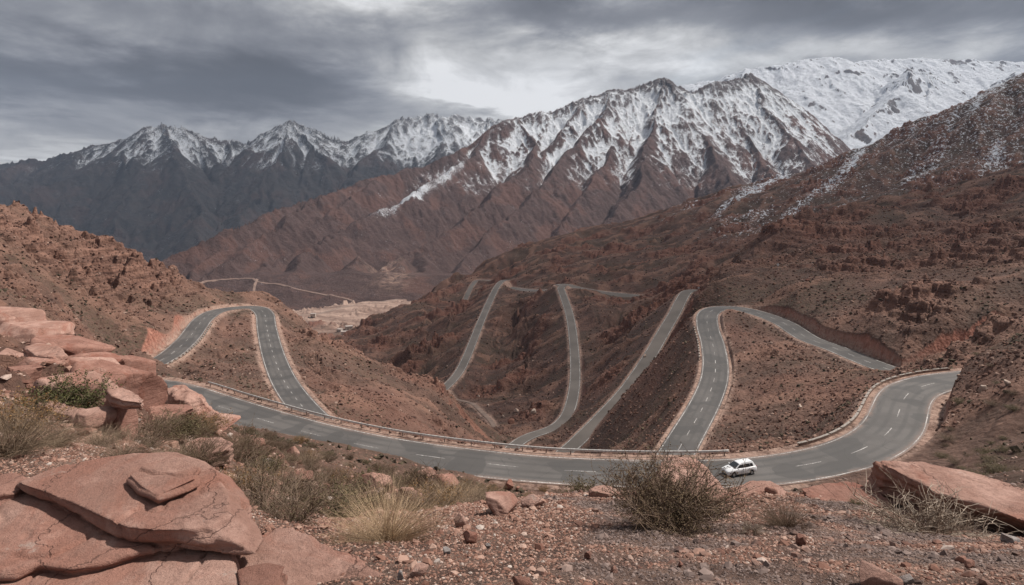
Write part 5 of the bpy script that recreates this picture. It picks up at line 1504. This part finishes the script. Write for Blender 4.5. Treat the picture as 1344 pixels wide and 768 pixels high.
    box('grille', 2.12, 0, .52, .12, .78, .11, M_PLAST); box('lower_intake', 2.08, 0, .33, .2, 1.15, .14, M_PLAST); box('number_plate', 2.20, 0, .42, .03, .46, .10, M_PLATE, bev=.005)
    for s in (1, -1):
        o = box('headlight', 1.99, s*.62, .66, .26, .26, .13, M_LAMP); o.rotation_euler = (0, rad(14), -s*rad(32))
        box('tail_light', -2.03, s*.68, .88, .14, .14, .30, M_RED)
        box('wing_mirror', .78, s*.98, 1.03, .13, .20, .12, M_CARW)
        box('door_handle', -.02, s*.895, .88, .16, .03, .03, M_PLAST, bev=.008); box('door_handle', -.95, s*.895, .89, .16, .03, .03, M_PLAST, bev=.008)
        box('sill_trim', .02, s*.875, .27, 1.9, .05, .10, M_PLAST)
        for x in (1.32, -1.28):
            w_ = bpy.data.objects.new('wheel', None); C.objects.link(w_); w_.parent = root; w_.location = (x, s*.77, .315)
            for nm, r1, dp, mt in (('tyre', .315, .20, M_TYRE), ('rim', .205, .215, M_RIM)):
                bm = bmesh.new(); bmesh.ops.create_cone(bm, cap_ends=True, segments=32, radius1=r1, radius2=r1, depth=dp); bmesh.ops.bevel(bm, geom=[e for e in bm.edges if len(e.link_faces) == 2 and e.calc_face_angle(0) > 1], offset=.03, segments=2, affect='EDGES')
                bmesh.ops.rotate(bm, cent=(0, 0, 0), matrix=Matrix.Rotation(rad(90), 3, 'X'), verts=bm.verts)
                me = bpy.data.meshes.new(nm); bm.to_mesh(me); bm.free(); me.materials.append(mt); o = bpy.data.objects.new(nm, me); C.objects.link(o); o.parent = w_
    box('rear_bumper', -2.10, 0, .46, .12, 1.3, .16, M_PLAST)
    return root


Dc = 38*F/(621.5-HY)
car((((970-CX)/F)*Dc, Dc, -37.995), rad(180+17))

# ------------------------------------------------------------------ small far things
M_SIGN = plain("white_sign_face", (.7, .7, .68), .5); M_SPOST = plain("sign_post_steel", (.3, .3, .3), .5, .5)


def road_sign(px, D, label, h=2.3):
    x = (px-CX)/F*D; root = bpy.data.objects.new('road_sign', None); C.objects.link(root); root.location = (x, D, float(gz(x, D))); tag(root, label, 'road sign')
    V, Fc = sweep(np.array([[0, 0, -.4], [0, 0, h]]), np.array([[1., 0, 0], [1, 0, 0]]), [(-.05, 0), (.05, 0), (.05, .001), (-.05, .001)])
    mesh_obj('post', [(a, b_, z) for z in (-.4, h) for a, b_ in ((-.05, -.05), (.05, -.05), (.05, .05), (-.05, .05))], [(3, 2, 1, 0), (4, 5, 6, 7), (0, 1, 5, 4), (1, 2, 6, 5), (2, 3, 7, 6), (3, 0, 4, 7)], M_SPOST, root)
    n_ = 20; V = [(math.cos(t)*.55, -.07-y, h+.1+math.sin(t)*.55) for y in (0, .03) for t in np.linspace(0, 2*math.pi, n_, endpoint=False)]
    mesh_obj('sign_plate', V, [tuple(range(n_)), tuple(range(n_, 2*n_))[::-1]]+[(i, i+n_, (i+1) % n_+n_, (i+1) % n_) for i in range(n_)], M_SIGN, root)


road_sign(917, 392, "small round white road sign at the third hairpin's top")
road_sign(1021, 300, "tiny round white road sign on the flank above the right-hand hairpin")
M_HW = plain("pale_rendered_wall", (.50, .43, .37), .9, var=.2, scale=.4); M_HR = plain("flat_concrete_roof", (.36, .30, .27), .9); M_HD = plain("dark_opening", (.03, .025, .022), .6)


def house(px, D, w_, d_, h, rot, label, name='house'):
    x = (px-CX)/F*D; root = bpy.data.objects.new(name, None); C.objects.link(root); root.location = (x, D, float(gz(x, D))-.3); root.rotation_euler = (0, 0, rot); tag(root, label, 'house')
    def bx(nm, cx, cy, cz, a, b_, c_, m_): return mesh_obj(nm, [(cx+i*a/2, cy+j*b_/2, cz+k*c_/2) for k in (-1, 1) for i, j in ((-1, -1), (1, -1), (1, 1), (-1, 1))], [(3, 2, 1, 0), (4, 5, 6, 7), (0, 1, 5, 4), (1, 2, 6, 5), (2, 3, 7, 6), (3, 0, 4, 7)], m_, root)
    bx('wall', 0, 0, h/2, w_, d_, h, M_HW); bx('roof', 0, 0, h+.2, w_+.4, d_+.4, .4, M_HR); bx('door', -w_*.2, -d_/2-.05, 1.1, 1.1, .12, 2.2, M_HD); bx('window', w_*.22, -d_/2-.05, h*.55, 1.2, .12, 1.1, M_HD)


for a_ in [(452, 965, 9, 7, 5, .2, "flat-roofed house nearest the river track in the valley"), (446, 1000, 7, 6, 4, -.3, "smaller flat-roofed house just left of the one by the river track"), (458, 1010, 10, 7, 4.5, .4, "long flat-roofed house behind the river track"), (411, 1120, 8, 6, 5, .1, "lone pale house at the valley road"), (376, 1190, 8, 7, 6, .3, "small white building above the left road loop, far down the valley")]: house(*a_)

# ------------------------------------------------------------------ two low clouds over the valley and the far range (above the picture): they shade the slopes
mc = bpy.data.materials.new('cloud_vapour'); mc.use_nodes = True; n = NT(mc.node_tree); n.n.clear()
out = n.new('ShaderNodeOutputMaterial'); vol = n.new('ShaderNodeVolumePrincipled')
vol.inputs['Color'].default_value = (.95, .96, 1, 1); vol.inputs['Density'].default_value = .0034; vol.inputs['Anisotropy'].default_value = .4
n.l.new(vol.outputs[0], out.inputs['Volume'])


def cloud(name, cx, cy, cz, rx, ry, rz, rot, seed):
    V = ICO4*(1+.10*noise3(ICO4, 1.3, seed, 4))[:, None]
    V = V*np.array([rx, ry, rz]); c, s_ = math.cos(rot), math.sin(rot); V = np.stack([V[:, 0]*c-V[:, 1]*s_, V[:, 0]*s_+V[:, 1]*c, V[:, 2]], 1)
    o = tri_obj(name, V, ICO4F, mc, True); o.location = (cx, cy, cz); o['kind'] = 'stuff'


SHX, SHY = SUN_DIR.x/SUN_DIR.z, SUN_DIR.y/SUN_DIR.z
cloud('cloud', 300+SHX*1600, 720+SHY*1600, 1500, 470, 590, 150, -.15, 1)
cloud('cloud', -2300+SHX*2100, 4300+SHY*2100, 2050, 2000, 1300, 90, 0, 2)
HAZE = 4.5e-5

# ------------------------------------------------------------------ the air
bm = bmesh.new(); bmesh.ops.create_cube(bm, size=1)
me = bpy.data.meshes.new('haze'); bm.to_mesh(me); bm.free()
hz = bpy.data.objects.new('haze', me); C.objects.link(hz); hz['kind'] = 'stuff'
hz.location = (0, 3400, 130); hz.scale = (16000, 7400, 1700)
mh = bpy.data.materials.new('haze_air'); mh.use_nodes = True; n = NT(mh.node_tree); n.n.clear()
out = n.new('ShaderNodeOutputMaterial'); vol = n.new('ShaderNodeVolumePrincipled')
vol.inputs['Color'].default_value = (.62, .76, 1, 1); vol.inputs['Density'].default_value = HAZE; vol.inputs['Anisotropy'].default_value = .3
n.l.new(vol.outputs[0], out.inputs['Volume']); me.materials.append(mh)
